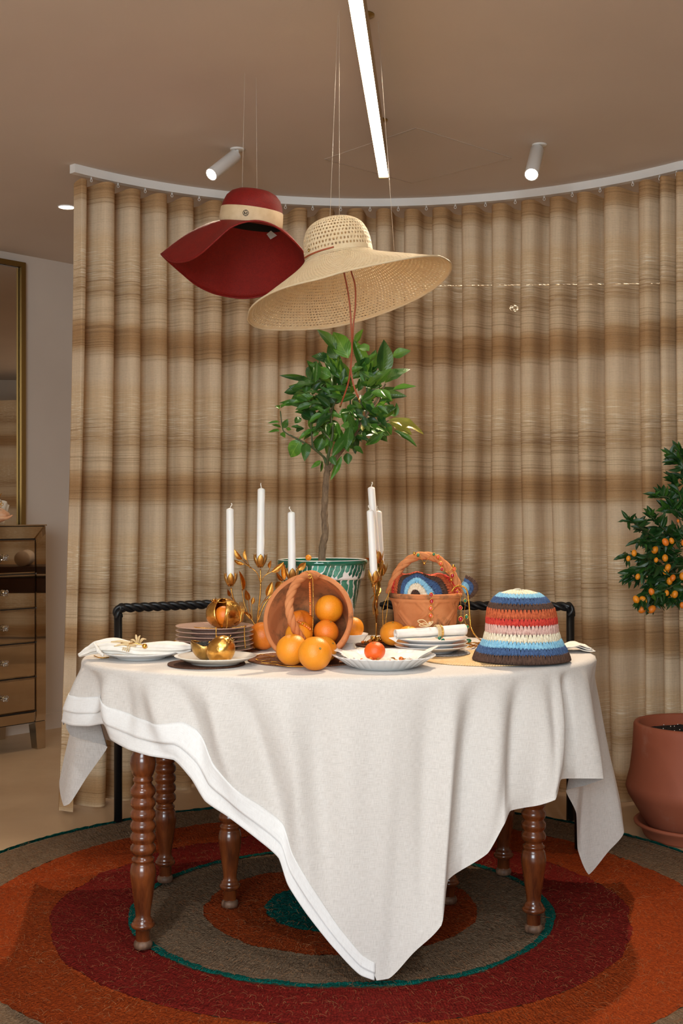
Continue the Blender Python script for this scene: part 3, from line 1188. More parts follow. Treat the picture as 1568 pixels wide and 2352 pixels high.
# red hat -----------------------------------------------------------
def straw_weave(name, a, b, dark, su, sv, rough=0.6):
    m = NT(name)
    v = m.coord('Object')
    ck = m.n('ShaderNodeTexVoronoi'); ck.inputs['Scale'].default_value = su
    m.l(v, ck.inputs['Vector'])
    nz = m.noise(v, su * 0.12, 4)
    c = m.mix(nz, s2l(a), s2l(b))
    c = m.mix(m.math('MULTIPLY', ck.outputs['Distance'], 0.55, True), c, s2l(dark))
    m.set(color=c, rough=rough, spec=0.3)
    m.bump(ck.outputs['Distance'], 0.35, 0.0015)
    return m.m


M_redstraw = straw_weave('red_straw', (150, 28, 20), (124, 19, 15), (60, 7, 6), 420, 420)
M_band = mat('cream_ribbon', (214, 188, 150), 0.6, c2=(202, 174, 134), ns=40, bump=0.2, bs=300)
M_lining = mat('black_lining', (12, 9, 9), 0.8)
M_print = mat('black_print', (34, 28, 24), 0.6)
M_tagcloth = mat('pale_tag', (208, 196, 182), 0.7)
HY = 3.8
rc = P(575, 519, HY)
raxis = (Vector((math.sin(math.radians(7.0)), -0.10, math.cos(math.radians(7.0)))))
rx_, ry_, ra_ = axes_for(raxis)
hat = thing('sun_hat', 'dark red wide-brimmed sun hat with a cream ribbon, hanging left of the straw hat', 'hat', rc)
red_out = [P(*q) for q in [(370, 583, 3.80), (395, 601, 3.70), (431, 599, 3.63), (463, 581, 3.59), (499, 549, 3.57), (531, 522, 3.57), (567, 509, 3.57), (603, 509, 3.57), (644, 527, 3.59),
                           (690, 570, 3.65), (708, 605, 3.76), (702, 635, 3.9), (664, 662, 4.0), (622, 674, 4.04), (585, 683, 4.06), (554, 685, 4.06), (522, 681, 4.05), (486, 672, 4.02),
                           (450, 654, 3.98), (418, 628, 3.92), (384, 598, 3.85)]]
RR = 0.0985
Vb, UVb = hat_brim(rc, raxis, RR, red_out, 128, 22, 1.5)
br = obj('brim', (Vb, grid_faces(128, 23, wrap_u=True)), M_redstraw, hat)
solidify(br, 0.0035, 0)
rim_ = Vb[22 * 128:]
obj('brim_edge', tube(rim_, 0.0028, 6, closed=True), M_redstraw, br)
prof = [(0.0985, -0.002), (0.0982, 0.02), (0.0962, 0.045), (0.0925, 0.065), (0.084, 0.085), (0.070, 0.0995), (0.050, 0.1085), (0.025, 0.1125), (0, 0.1135)]
cr = obj('crown', lathe(prof, 64, rc, raxis), M_redstraw, hat)
obj('crown_lining', lathe([(r - 0.004, h - 0.001) if r > 0.01 else (0, h - 0.004) for r, h in prof], 48, rc, raxis), M_lining, cr)
rb = obj('ribbon_band', lathe([(0.0988, 0.000), (0.1000, 0.002), (0.0994, 0.022), (0.0976, 0.046), (0.0964, 0.048)], 64, rc, raxis), M_band, hat)
# round monogram on the ribbon: a ring with an M under a small arch
d_ = P(564, 492, HY) - rc
th_ = math.atan2(d_.dot(ry_), d_.dot(rx_))
# find the ribbon point facing that column
best = None
for i in range(720):
    t = 2 * PI * i / 720
    q = rc + rx_ * (0.0995 * math.cos(t)) + ry_ * (0.0995 * math.sin(t)) + ra_ * 0.025
    if q.y > HY:
        continue
    e = abs(CX + q.x / q.y * F - 564)
    if best is None or e < best[0]:
        best = (e, q, (rx_ * math.cos(t) + ry_ * math.sin(t)))
mc, mn = best[1], best[2].normalized()
mu = ra_; mr = mu.cross(mn).normalized()
mc = mc + mn * 0.0008
S_ = 0.0085


def plate2(pts, w=0.0009):
    """flat little strip along 2D points on the monogram"""
    q = [mc + mr * (x * S_) + mu * (y * S_) + mn * (0.0006 - (x * S_) ** 2 / 0.2) for x, y in pts]
    return tube(q, w, 5)


mono = [plate2([(math.cos(t), math.sin(t)) for t in [2 * PI * k / 32 for k in range(33)]], 0.0008),
        plate2([(-.5, -.55), (-.46, .35)], 0.0009), plate2([(.5, -.55), (.46, .35)], 0.0009), plate2([(-.46, .35), (0, -.45)], 0.0011), plate2([(0, -.45), (.46, .35)], 0.0006),
        plate2([(-.66, -.55), (-.34, -.55)], 0.0006), plate2([(.34, -.55), (.66, -.55)], 0.0006), plate2([(-.62, .36), (-.3, .36)], 0.0006), plate2([(.3, .36), (.62, .36)], 0.0006),
        plate2([(.26 * math.cos(t), .62 + .22 * math.sin(t)) for t in [PI * k / 8 for k in range(9)]], 0.0006), plate2([(-.2, -.8), (.2, -.8)], 0.0005)]
obj('monogram', join(*mono), M_print, rb)
# little label inside
tp = P(619, 540, 3.86)
tq = [P(612, 538, 3.865), P(622, 530, 3.866), P(636, 541, 3.866), P(621, 550, 3.86)]
tg = obj('inner_tag', hexa([*tq, *[p + Vector((0, -0.001, 0)) for p in tq]]), M_tagcloth, hat, False)

# straw hat ----------------------------------------------------------
m = NT('natural_straw')
v = m.coord('Object')
c = m.ramp(m.noise(v, 60, 4), [(0.3, s2l((240, 216, 174))), (0.7, s2l((247, 228, 192)))])
m.set(color=c, rough=0.6, spec=0.3)
vo = m.n('ShaderNodeTexWave'); vo.inputs['Scale'].default_value = 260; vo.inputs['Distortion'].default_value = 6
m.l(v, vo.inputs['Vector'])
m.bump(vo.outputs['Fac'], 0.5, 0.0015)
tl = m.n('ShaderNodeBsdfTranslucent'); m.l(c, tl.inputs['Color'])
mx = m.n('ShaderNodeMixShader'); mx.inputs[0].default_value = 0.2
m.l(m.b.outputs[0], mx.inputs[1]); m.l(tl.outputs[0], mx.inputs[2]); m.l(mx.outputs[0], m.out.inputs['Surface'])
M_straw = m.m
M_cord = mat('tan_leather_cord', (166, 82, 48), 0.5, c2=(148, 68, 38), ns=30)
SY = 3.35
scn = P(778, 588, SY)
saxis = Vector((-0.16, -0.02, 1.0)).normalized()


def openwork(surface, nu, nv, open_fn, wrap=True, ease=0.0):
    """sheet over (u, v) made of crossing straws: a lens-shaped hole in every cell of a staggered net"""
    V, Fc = [], []
    sub = 4
    NU, NVv = nu * sub, nv * sub
    for j in range(NVv + 1):
        for i in range(NU):
            V.append(surface(i / NU, j / NVv))
    for j in range(NVv):
        for i in range(NU):
            cu, cv = i // sub, j // sub
            su = (i + (cv % 2) * sub // 2) % sub
            sv = j % sub
            if su in (1, 2) and sv in (1, 2) and open_fn(((i + (cv % 2) * sub // 2) % NU) // sub, cv) and not (su == 2 and sv == 1 and hsh(i, j) < 0.3):
                continue
            i2 = (i + 1) % NU
            Fc.append((j * NU + i, j * NU + i2, (j + 1) * NU + i2, (j + 1) * NU + i))
    return V, Fc


shat = thing('sun_hat', 'pale straw openwork sun hat with a tan leather cord, hanging over the orange tree', 'hat', scn)
SRI = 0.094
straw_out = [P(*q) for q in [(570, 726, 3.36), (577, 706, 3.27), (604, 683, 3.20), (644, 664, 3.15), (684, 652, 3.12), (735, 640, 3.10), (789, 624, 3.09), (848, 611, 3.09), (916, 597, 3.10),
                             (960, 590, 3.13), (1002, 588, 3.18), (1026, 597, 3.25), (1036, 610, 3.34), (1029, 631, 3.42), (1007, 654, 3.49), (975, 676, 3.54), (930, 699, 3.58), (875, 721, 3.60),
                             (825, 737, 3.61), (757, 752, 3.61), (690, 757, 3.58), (622, 757, 3.53), (588, 751, 3.48), (571, 738, 3.42)]]
BN, BR = 600, 84
Vs, UVs = hat_brim(scn, saxis, SRI, straw_out, BN, BR, 0.75, 0.004)


def brim_pt(u, vv):
    return Vs[int(round(vv * BR)) * BN + int(round(u * BN)) % BN]


bro = obj('brim', openwork(brim_pt, BN // 4, BR // 4, lambda a, b: b < BR // 4 - 1), M_straw, shat)
solidify(bro, 0.0016, 0)
obj('brim_edge', tube(Vs[BR * BN::4], 0.0026, 6, closed=True), M_straw, bro)
cprof = [(0.094, 0.0), (0.0935, 0.022), (0.091, 0.045), (0.0855, 0.064), (0.076, 0.081), (0.061, 0.0935), (0.042, 0.1015), (0.021, 0.1055), (0.006, 0.1065)]
cp = spline([Vector((r, 0, h)) for r, h in cprof], 61)
sx_, sy_, sa_ = axes_for(saxis)


def crown_pt(u, vv):
    q = cp[int(round(vv * 60))]
    return scn + sx_ * (q.x * math.cos(2 * PI * u)) + sy_ * (q.x * math.sin(2 * PI * u)) + sa_ * q.z


cro = obj('crown', openwork(crown_pt, 58, 15, lambda a, b: b > 0), M_straw, shat)
solidify(cro, 0.0016, 0)
obj('crown_button', lathe([(0, 0.1085), (0.006, 0.108), (0.0075, 0.1062), (0, 0.105)], 16, scn, saxis), M_straw, cro)
# leather cord: round the crown, then two long ends hanging to the tree
def on_crown(px, h, r=0.0965):
    best = None
    for i in range(720):
        t = 2 * PI * i / 720
        q = scn + sx_ * (r * math.cos(t)) + sy_ * (r * math.sin(t)) + sa_ * h
        if q.y > SY:
            continue
        e = abs(CX + q.x / q.y * F - px)
        if best is None or e < best[0]:
            best = (e, q)
    return best[1]


cbp = [on_crown(699, 0.004, 0.0985), on_crown(712, 0.0045, 0.0985), on_crown(735, 0.006, 0.0985), on_crown(766, 0.008, 0.0985)]
obj('crown_cord', tube(spline(cbp, 20), 0.0022, 8), M_cord, shat)
obj('crown_clasp', ball(on_crown(709, 0.018), (0.003, 0.003, 0.005), 10, 8), M_brass, shat)
c1 = [P(789, 622, 3.32), P(797, 660, 3.31), (P(803, 700, 3.30)), P(806, 745, 3.30), P(808, 800, 3.32), P(804, 850, 3.36), P(798, 885, 3.40), P(783, 928, 3.46)]
c2 = [P(805, 620, 3.32), P(815, 655, 3.31), P(816, 700, 3.30), P(811, 750, 3.30), P(808, 805, 3.325), P(806, 850, 3.34), P(812, 885, 3.34), P(823, 914, 3.35)]
for c_ in (c1, c2):
    cc = obj('hanging_cord', tube(spline(c_, 50), 0.0023, 8), M_cord, shat)
    obj('cord_tip', tube([c_[-1], c_[-1] + (c_[-1] - c_[-2]).normalized() * 0.012], 0.0028, 8), M_brass, cc)

# wires that hold the hats
M_wire = mat('nylon_wire', (210, 196, 178), 0.3)
for nm, a, b, lab in ((0, (556, 437, 3.80), (562, 3.80), 'thin nylon wire from ceiling to the left top of the red hat'), (0, (590, 440, 3.84), (588, 3.84), 'thin nylon wire from ceiling to the right top of the red hat'),
                      (0, (757, 513, 3.36), (776, 3.36), 'thin nylon wire slanting down to the left shoulder of the straw crown'), (0, (779, 505, 3.33), (779, 3.33), 'thin nylon wire hanging straight down to the top of the straw crown'),
                      (0, (905, 575, 3.40), (868, 3.40), 'thin nylon wire slanting down to the right brim of the straw hat')):
    p = P(*a); q = P(b[0], CY - F * (CEIL - EYE) / b[1], b[1])
    tag(obj('hanging_wire', tube([p, q], 0.0005, 5), M_wire, base=q), lab, 'wire')
# ------------------------------------------------------------------ chairs
M_ropeb = mat('black_rope', (26, 26, 27), 0.42)
M_seatb = mat('black_seat_fabric', (22, 22, 23), 0.85, bump=0.3, bs=400)


def chair(bl, br, depth, label, zt=0.812, facing=1, overhang=0.0):
    bl, br = Vector((bl[0], bl[1], 0)), Vector((br[0], br[1], 0))
    root = thing('rope_back_chair', label, 'chair', ((bl.x + br.x) / 2, (bl.y + br.y) / 2, 0), group=None)
    u = (br - bl).normalized()
    f = Vector((u.y, -u.x, 0)) * facing
    r = 0.0155
    def gz(p):
        return 0.0160 if math.hypot(p.x - RC.x, p.y - RC.y) < 1.335 else 0.001
    for p in (bl, br):
        top = p + f * 0.02 * 0 + Vector((0, 0, zt - 0.02))
        obj('back_leg', tube([p + Vector((0, 0, gz(p))), p + Vector((0, 0, 0.45)), top], r, 16), M_black, root)
    fl, frr = bl + f * depth, br + f * depth
    for p in (fl, frr):
        obj('front_leg', tube([p + Vector((0, 0, gz(p))), p + Vector((0, 0, 0.435))], r, 16), M_black, root)
    c = (bl + frr) / 2
    ang = math.atan2(u.y, u.x)
    obj('seat', box((c.x, c.y, 0.452), ((br - bl).length + 0.02, depth + 0.02, 0.035), ang, 0.012), M_seatb, root)
    rails = []
    for a, b in ((bl, br), (fl, frr), (bl, fl), (br, frr)):
        rails.append(tube([a + Vector((0, 0, 0.42)), b + Vector((0, 0, 0.42))], 0.010, 8))
    obj('seat_frame', join(*rails), M_black, root)
    a, b = bl - u * overhang, br
    path = [bl + Vector((0, 0, zt - 0.03)), bl + Vector((0, 0, zt - 0.008)) - u * 0.002, bl + u * 0.012 + Vector((0, 0, zt + 0.004)), bl + u * 0.035 + Vector((0, 0, zt + 0.004)),
            (bl + br) / 2 + Vector((0, 0, zt + 0.004)),
            br - u * 0.035 + Vector((0, 0, zt + 0.004)), br - u * 0.012 + Vector((0, 0, zt + 0.004)), br + Vector((0, 0, zt - 0.008)) + u * 0.002, br + Vector((0, 0, zt - 0.03))]
    if overhang:
        path = [bl - u * overhang + Vector((0, 0, zt - 0.002))] + [bl - u * (overhang - 0.02) + Vector((0, 0, zt + 0.004))] + path[3:]
    L = (br - bl).length
    tr_ = obj('top_rope', join(*rope(spline(path, 320), 0.0172, 3, (L + 0.07) * 9.0, 10, rs=0.0090)), M_ropeb, root)
    return root


chair((-0.838, 4.575), (-0.452, 4.805), 0.45, 'black chair with a twisted rope back, behind the table on the left')
chair((0.215, 4.735), (0.8736, 4.655), 0.45, 'black chair with a twisted rope back, behind the striped crochet hat', overhang=0.06)

# ------------------------------------------------------------------ mirrored chest of drawers and mirror
m = NT('antiqued_mirror')
v = m.coord('Object')
m.set(color=m.ramp(m.noise(v, 6, 4), [(0.3, s2l((192, 178, 160))), (0.7, s2l((206, 193, 176)))]), rough=0.018, metal=1.0)
M_mir = m.m
m = NT('mirror_glass')
m.set(color=s2l((214, 206, 196)), rough=0.0, metal=1.0)
M_mirror = m.m
M_edge = mat('dark_seam', (26, 18, 12), 0.5)
m = NT('cut_crystal')
m.set(color=(1, 1, 1), rough=0.0, trans=1.0, ior=1.5)
M_crystal = m.m
CH = Vector((-1.474, 6.08, 0.0))                 # front right foot of the chest
u3 = Vector((WD.x, WD.y, 0)); n3 = Vector((WN.x, WN.y, 0))


def cp_(a, b, z):
    """chest point: a to the left along the front, b back towards the wall"""
    return CH - u3 * a - n3 * b + Vector((0, 0, z))


def cbox(a0, a1, b0, b1, z0, z1, e=0.0):
    return hexa([cp_(a0, b0, z0), cp_(a1, b0, z0), cp_(a1, b1, z0), cp_(a0, b1, z0), cp_(a0 + e, b0 + e, z1), cp_(a1 - e, b0 + e, z1), cp_(a1 - e, b1 - e, z1), cp_(a0 + e, b1 - e, z1)])


CW, CD, CHH = 0.52, 0.40, 1.115
chest = thing('chest_of_drawers', 'tall mirrored chest of five drawers with crystal knobs by the left wall', 'chest', cp_(CW / 2, CD / 2, 0))
zb = 0.135
obj('body', cbox(0.002, CW - 0.002, 0.006, CD, zb, CHH - 0.004), M_edge, chest, False)
obj('top_panel', cbox(-0.004, CW + 0.004, -0.004, CD + 0.004, CHH - 0.006, CHH), M_mir, chest, False)
obj('side_panel', cbox(-0.001, 0.002, 0.004, CD - 0.004, zb + 0.004, CHH - 0.008), M_mir, chest, False)


obj('side_panel', cbox(CW - 0.002, CW + 0.001, 0.004, CD - 0.004, zb + 0.004, CHH - 0.008), M_mir, chest, False)


def bevel_panel(nm, a0, a1, z0, z1, proud=0.0):
    """mirror panel with a bevelled border on the front"""
    e = 0.007
    p = [cp_(a0, 0.004, z0), cp_(a1, 0.004, z0), cp_(a1, 0.004, z1), cp_(a0, 0.004, z1),
         cp_(a0 + e, -0.003 - proud, z0 + e), cp_(a1 - e, -0.003 - proud, z0 + e), cp_(a1 - e, -0.003 - proud, z1 - e), cp_(a0 + e, -0.003 - proud, z1 - e)]
    return obj(nm, (p, [(4, 5, 6, 7), (0, 1, 5, 4), (1, 2, 6, 5), (2, 3, 7, 6), (3, 0, 4, 7)]), M_mir, chest, False)


FW = 0.058


def mitre(nm, a, z):
    """frame piece with slanting ends: outer edge a[0], z ... given as four corners"""
    q = [(aa, zz_) for aa, zz_ in zip(a, z)]
    ca = sum(x for x, _ in q) / 4; cz_ = sum(y for _, y in q) / 4
    out = [cp_(x, 0.004, y) for x, y in q] + [cp_(x + (ca - x) * 0.07, -0.004, y + (cz_ - y) * 0.07) for x, y in q]
    return obj(nm, (out, [(4, 5, 6, 7), (0, 1, 5, 4), (1, 2, 6, 5), (2, 3, 7, 6), (3, 0, 4, 7)]), M_mir, chest, False)


zt_, zl = CHH - 0.008, zb + 0.004
ft = 0.062
mitre('frame_stile', [0.001, FW, FW, 0.001], [zl, zl + 0.0, zt_ - ft, zt_])
mitre('frame_stile', [CW - FW, CW - .001, CW - .001, CW - FW], [zl, zl, zt_, zt_ - ft])
mitre('frame_rail', [FW, CW - FW, CW - .001, 0.001], [zt_ - ft, zt_ - ft, zt_, zt_])
mitre('frame_rail', [FW + .001, CW - FW - .001, CW - FW - .001, FW + .001], [zl, zl, zl + 0.05, zl + 0.05])
z_lo, z_hi = zl + 0.053, zt_ - ft - 0.003
dh = (z_hi - z_lo) / 5
for i in range(5):
    z0 = z_lo + dh * i
    d = bevel_panel('drawer', FW + 0.002, CW - FW - 0.002, z0 + 0.003, z0 + dh - 0.003)
    for kk in (0.247,):
        kp = cp_(kk, -0.004, z0 + dh * 0.5)
        kn = obj('knob', lathe([(0, 0), (0.006, 0), (0.005, 0.010), (0, 0.010)], 12, kp, n3), M_brass, d)
        cl = [ball(kp + n3 * 0.018 + u3 * du + Vector((0, 0, dz)), 0.0085, 7, 5) for du, dz in ((0.008, 0.006), (-0.008, 0.006), (0.006, -0.008), (-0.007, -0.007), (0.0, 0.0))]
        obj('crystal', join(*cl), M_crystal, d, False)
for a in (0.002, CW - 0.062):
    for b in (0.0, CD - 0.06):
        s = 0.012
        tp_ = [cp_(a, b, zb + .002), cp_(a + 0.06, b, zb + .002), cp_(a + 0.06, b + 0.06, zb + .002), cp_(a, b + 0.06, zb + .002)]
        bt = [cp_(a + (0.0 if a < 0.1 else s), b + s * (b > .1), 0.001), cp_(a + 0.06 - (s if a < 0.1 else 0), b + s * (b > .1), 0.001), cp_(a + 0.06 - (s if a < .1 else 0), b + 0.06 - s * (b < .1), 0.001), cp_(a + (0 if a < .1 else s), b + 0.06 - s * (b < .1), 0.001)]
        obj('foot', hexa(bt + tp_), M_mir, chest, False)

# shells on the chest
M_conch = mat('peach_conch', (226, 168, 128), 0.25, c2=(244, 206, 172), ns=14, lo=0.4, hi=0.7, stretch=(1, 1, 2))
M_coral = mat('white_coral', (226, 216, 200), 0.6, c2=(206, 194, 176), ns=25, bump=0.4, bs=60)
cc = cp_(0.262, 0.075, CHH)
sh = thing('conch_shell', 'glossy peach conch shell lying on the mirrored chest', 'shell', cc)
spath = [cc + u3 * x + Vector((0, 0, z)) for x, z in ((-0.10, 0.046), (-0.06, 0.05), (-0.01, 0.050), (0.03, 0.047), (0.07, 0.047), (0.105, 0.05))]
obj('body_whorl', tube(spline(spath, 40), [0.002 + 0.044 * math.sin(PI * min(1, (i / 39) ** 0.8)) ** 0.75 * (1 + 0.012 * math.sin(i * .9)) for i in range(40)], 24), M_conch, sh)
obj('lip', tube(spline([cc + u3 * x - n3 * y * 0 + n3 * 0.036 + Vector((0, 0, z)) for x, y, z in ((-0.07, 0, 0.05), (0, 0, 0.036), (0.06, 0, 0.032), (0.095, 0, 0.046))], 20), [0.003 + 0.006 * math.sin(PI * i / 19) for i in range(20)], 10), M_conch, sh)
c2_ = cp_(0.245, 0.17, CHH)
co = thing('coral_piece', 'white frilly coral standing behind the peach conch shell', 'coral', c2_)
for k_ in range(5):
    a0 = -0.09 + k_ * 0.045
    h = 0.09 + 0.05 * hsh(k_, 3)
    V_, N_ = [], 14
    for j in range(10):
        for i in range(N_):
            f = j / 9; g = i / (N_ - 1) - 0.5
            w = 0.035 + 0.05 * f
            V_.append(c2_ + u3 * (a0 + g * w * 1.5) + n3 * (0.014 * math.sin(g * 16 + k_) * f + 0.02 * (hsh(k_) - .5)) + Vector((0, 0, 0.002 + h * f * (1 - 0.9 * g * g))))
    o_ = obj('frill', (V_, grid_faces(N_, 10)), M_coral, co)
    solidify(o_, 0.006, 0)
# gold hoop earring on the shell
ec = cp_(0.247, 0.03, CHH + 0.118)
er = thing('gold_earring', 'gold openwork earring hanging over the peach conch shell', 'earring', ec)
obj('wire', tube(spline([ec + Vector((0, 0, 0.035)) + u3 * 0.012, ec + Vector((0, 0, 0.012)), ec + Vector((0, 0, -0.012)) - u3 * 0.004], 12), 0.0016, 6), M_gold_bright, er)
for k_ in range(4):
    t = k_ * PI / 2
    q = ec + u3 * (0.008 + 0.009 * math.cos(t)) + Vector((0, 0, -0.018 + 0.009 * math.sin(t)))
    obj('gold_loop', tube([q + u3 * (0.006 * math.cos(w)) + Vector((0, 0, 0.006 * math.sin(w))) for w in [2 * PI * s / 12 for s in range(12)]], 0.0014, 5, closed=True), M_gold_bright, er)

# tall wall mirror with a gold frame
def wp(a, b, z):
    q = W0 - WD * a
    return Vector((q.x + WN.x * b, q.y + WN.y * b, z))


def wbox(a0, a1, b0, b1, z0, z1):
    return hexa([wp(a0, b1, z0), wp(a1, b1, z0), wp(a1, b0, z0), wp(a0, b0, z0), wp(a0, b1, z1), wp(a1, b1, z1), wp(a1, b0, z1), wp(a0, b0, z1)])


ma = 0.205
mir = thing('wall_mirror', 'tall wall mirror in a thin gold frame behind the mirrored chest', 'mirror', wp(ma + 0.5, 0, 0.3))
M_goldframe = mat('gold_frame', (128, 102, 58), 0.45, 1.0)
obj('glass', wbox(ma + 0.03, ma + 0.97, 0.004, 0.010, 0.33, 2.47), M_mirror, mir, False)
for a0, a1, z0, z1 in ((ma, ma + 0.026, 0.30, 2.5), (ma + 0.974, ma + 1.0, 0.30, 2.5), (ma + 0.026, ma + 0.974, 0.30, 0.326), (ma + 0.026, ma + 0.974, 2.474, 2.5)):
    obj('frame_bar', wbox(a0, a1, 0.002, 0.034, z0, z1), M_goldframe, mir, False)

# shelf on the right wall, only seen in the mirror
M_darkwood = mat('dark_wood', (52, 28, 16), 0.4, c2=(74, 42, 24), ns=10, stretch=(1, 0.1, 1))
shf = thing('display_shelf', 'dark wooden display shelf reflected in the wall mirror', 'shelf', (4.45, 5.0, 0))
obj('beam', box((4.45, 5.0, 1.93), (0.36, 3.4, 0.16), 0, 0.01), M_darkwood, shf, False)
obj('board', box((4.45, 5.0, 1.02), (0.36, 3.4, 0.05), 0, 0.01), M_darkwood, shf, False)
for yy in (3.35, 6.65):
    obj('post', box((4.45, yy, 0.93), (0.30, 0.08, 1.84), 0, 0.01), M_darkwood, shf, False)
M_felt = mat('grey_felt', (176, 168, 148), 0.9)
M_felt2 = mat('pale_pink_felt', (206, 190, 176), 0.9)
for y_, mt, lb_ in ((4.35, M_felt, 'grey green felt hat on the dark shelf'), (4.75, M_felt2, 'pale pink felt hat on the dark shelf'), (5.2, M_felt, 'wide grey felt hat on the dark shelf')):
    h_ = thing('felt_hat', lb_ + ' reflected in the wall mirror', 'hat', (4.42, y_, 1.046))
    obj('crown', lathe([(0.09, 0), (0.088, 0.05), (0.075, 0.10), (0.04, 0.118), (0, 0.12)], 32, (4.42, y_, 1.05)), mt, h_)
    obj('brim', lathe([(0.085, 0.0), (0.13, 0.0), (0.165, 0.012), (0.167, 0.016), (0.13, 0.006), (0.085, 0.006)], 40, (4.42, y_, 1.05)), mt, h_)

# a console behind the curtain, seen only as reflections in the mirrored chest
con = thing('console_table', 'dark wooden console with tapered legs reflected in the mirrored chest', 'table', (2.3, 5.55, 0))
obj('top', box((2.3, 5.55, 0.72), (0.42, 1.3, 0.06), 0, 0.008), M_darkwood, con, False)
obj('shelf', box((2.3, 5.55, 0.98 - 0.38), (0.40, 1.25, 0.12), 0, 0.008), M_darkwood, con, False)
for dx in (-0.16, 0.16):
    for dy in (-0.55, 0.55):
        obj('leg', lathe([(0, 0.0), (0.013, 0.0), (0.026, 0.54), (0, 0.54)], 16, (2.3 + dx, 5.55 + dy, 0)), M_darkwood, con)
for i_, (y_, z_, lb_) in enumerate(((5.25, 0.75, 'pale grey rolled textile at the back of the dark console'), (5.5, 0.75, 'pale grey rolled textile in the middle of the dark console'), (5.8, 0.75, 'pale grey rolled textile at the front of the dark console'))):
    r_ = 0.05 + 0.01 * i_
    tag(obj('rolled_textile', tube(spline([Vector((2.12, y_, z_ + r_)), Vector((2.3, y_ + .02, z_ + r_ + .004)), Vector((2.46, y_, z_ + r_))], 16), [r_ * (1 + .03 * math.sin(j)) for j in range(16)], 20), M_felt2, base=(2.3, y_, z_)), lb_, 'textile', 'rolled textiles on the console')
Vp = [(3.9 + 0.03 * math.sin(i * 0.5), 4.2 + 2.6 * i / 80, 0.02 + 2.25 * j / 20) for j in range(21) for i in range(81)]
tag(obj('linen_panel', (Vp, grid_faces(81, 21)), M_curtain, uv=[(v[1], v[2]) for v in Vp]), 'striped linen panel hanging behind the console, reflected in the chest', 'curtain')
# ------------------------------------------------------------------ placemats
CT = CZ + 0.0008                 # resting height on the cloth


def mat_mesh(c, R, t, pitch, edge=0.0, n=96):
    """coiled mat: each round of the coil stands a little proud"""
    prof = [(0, 0)]
    prof = [(0.0, t)]
    r = pitch / 2
    while r < R - 1e-6:
        r1 = min(r + pitch, R)
        prof += [(r + (r1 - r) * 0.15, t * 0.72), (r + (r1 - r) * 0.5, t), (r + (r1 - r) * 0.85, t * 0.72)]
        r = r1
    prof += [(R, t * 0.5), (R - t * 0.3, 0.0), (0, 0)]
    V, Fc = lathe(prof, n, c)
    Vn = []
    for v in V:
        th = math.atan2(v.y - c[1], v.x - c[0])
        k = 1 + 0.012 * (vnoise(3 * math.cos(th) + 7, 3 * math.sin(th) + 7, R) - 0.5)
        Vn.append(Vector((c[0] + (v.x - c[0]) * k, c[1] + (v.y - c[1]) * k, v.z)))
    return Vn, Fc


def woven(name, a, b, dark, k=300):
    m = NT(name)
    tc = m.n('ShaderNodeTexCoord'); sp = m.n('ShaderNodeSeparateXYZ'); m.l(tc.outputs['Object'], sp.inputs[0])
    r = m.math('SQRT', m.math('ADD', m.math('POWER', sp.outputs['X'], 2.0), m.math('POWER', sp.outputs['Y'], 2.0)))
    th = m.math('ARCTAN2', sp.outputs['Y'], sp.outputs['X'])
    tw = m.math('SINE', m.math('ADD', m.math('MULTIPLY', th, 150.0), m.math('MULTIPLY', r, 900.0)))
    nz = m.noise(m.coord('Object'), 70, 4)
    c = m.ramp(nz, [(0.3, s2l(a)), (0.7, s2l(b))])
    c = m.mix(m.math('MULTIPLY', m.math('MULTIPLY', m.math('ADD', tw, 1.0), 0.5), 0.5), c, s2l(dark))
    m.set(color=c, rough=0.8, spec=0.2)
    m.bump(tw, 0.4, 0.0015)
    return m.m


M_mat_terra = woven('rust_brown_weave', (152, 102, 72), (132, 84, 58), (84, 50, 34))
M_mat_brown = woven('dark_brown_weave', (104, 70, 52), (86, 56, 42), (48, 30, 22))
M_mat_grey = woven('black_white_braid', (190, 184, 178), (120, 116, 114), (34, 32, 34))
M_mat_straw = woven('pale_straw_braid', (238, 206, 160), (224, 188, 134), (168, 124, 74))


def placemat(c, R, t, pitch, mt, label):
    o = obj('placemat', mat_mesh(Vector(c), R, t, pitch), mt, base=Vector(c))
    return tag(o, label, 'placemat')


placemat((-0.097, 3.44, CT), 0.168, 0.004, 0.008, M_mat_terra, 'large round rust-brown woven placemat under the tipped terracotta basket')
placemat((-0.3687, 3.328, CT), 0.106, 0.004, 0.006, M_mat_brown, 'small dark brown woven mat under the plate with the two gold pomegranates')
placemat((0.40, 3.465, CT), 0.182, 0.004, 0.012, M_mat_straw, 'round pale straw placemat under the striped crochet hat')
placemat((0.283, 3.565, CT + 0.0041), 0.093, 0.004, 0.006, M_mat_grey, 'small black and white braided mat under the white plate stack')
placemat((0.113, 3.80, CT), 0.070, 0.004, 0.006, M_mat_brown, 'small dark woven mat at the foot of the right gold candelabra')
placemat((-0.385, 3.72, CT), 0.155, 0.004, 0.010, M_mat_terra, 'woven brown placemat partly hidden behind the stack of pink plates')

# ------------------------------------------------------------------ plates
M_china = mat('white_china', (238, 237, 235), 0.12, spec=0.5, coat=0.4)
M_china2 = mat('cream_china', (232, 226, 214), 0.15, spec=0.5, coat=0.4)
m = NT('pink_ribbed_china')
tc = m.n('ShaderNodeTexCoord'); sp = m.n('ShaderNodeSeparateXYZ'); m.l(tc.outputs['Object'], sp.inputs[0])
ribs = m.math('SINE', m.math('MULTIPLY', m.math('ARCTAN2', sp.outputs['Y'], sp.outputs['X']), 90.0))
m.set(color=s2l((186, 152, 136)), rough=0.25, coat=0.3)
m.bump(ribs, 0.3, 0.001)
M_pink = m.m


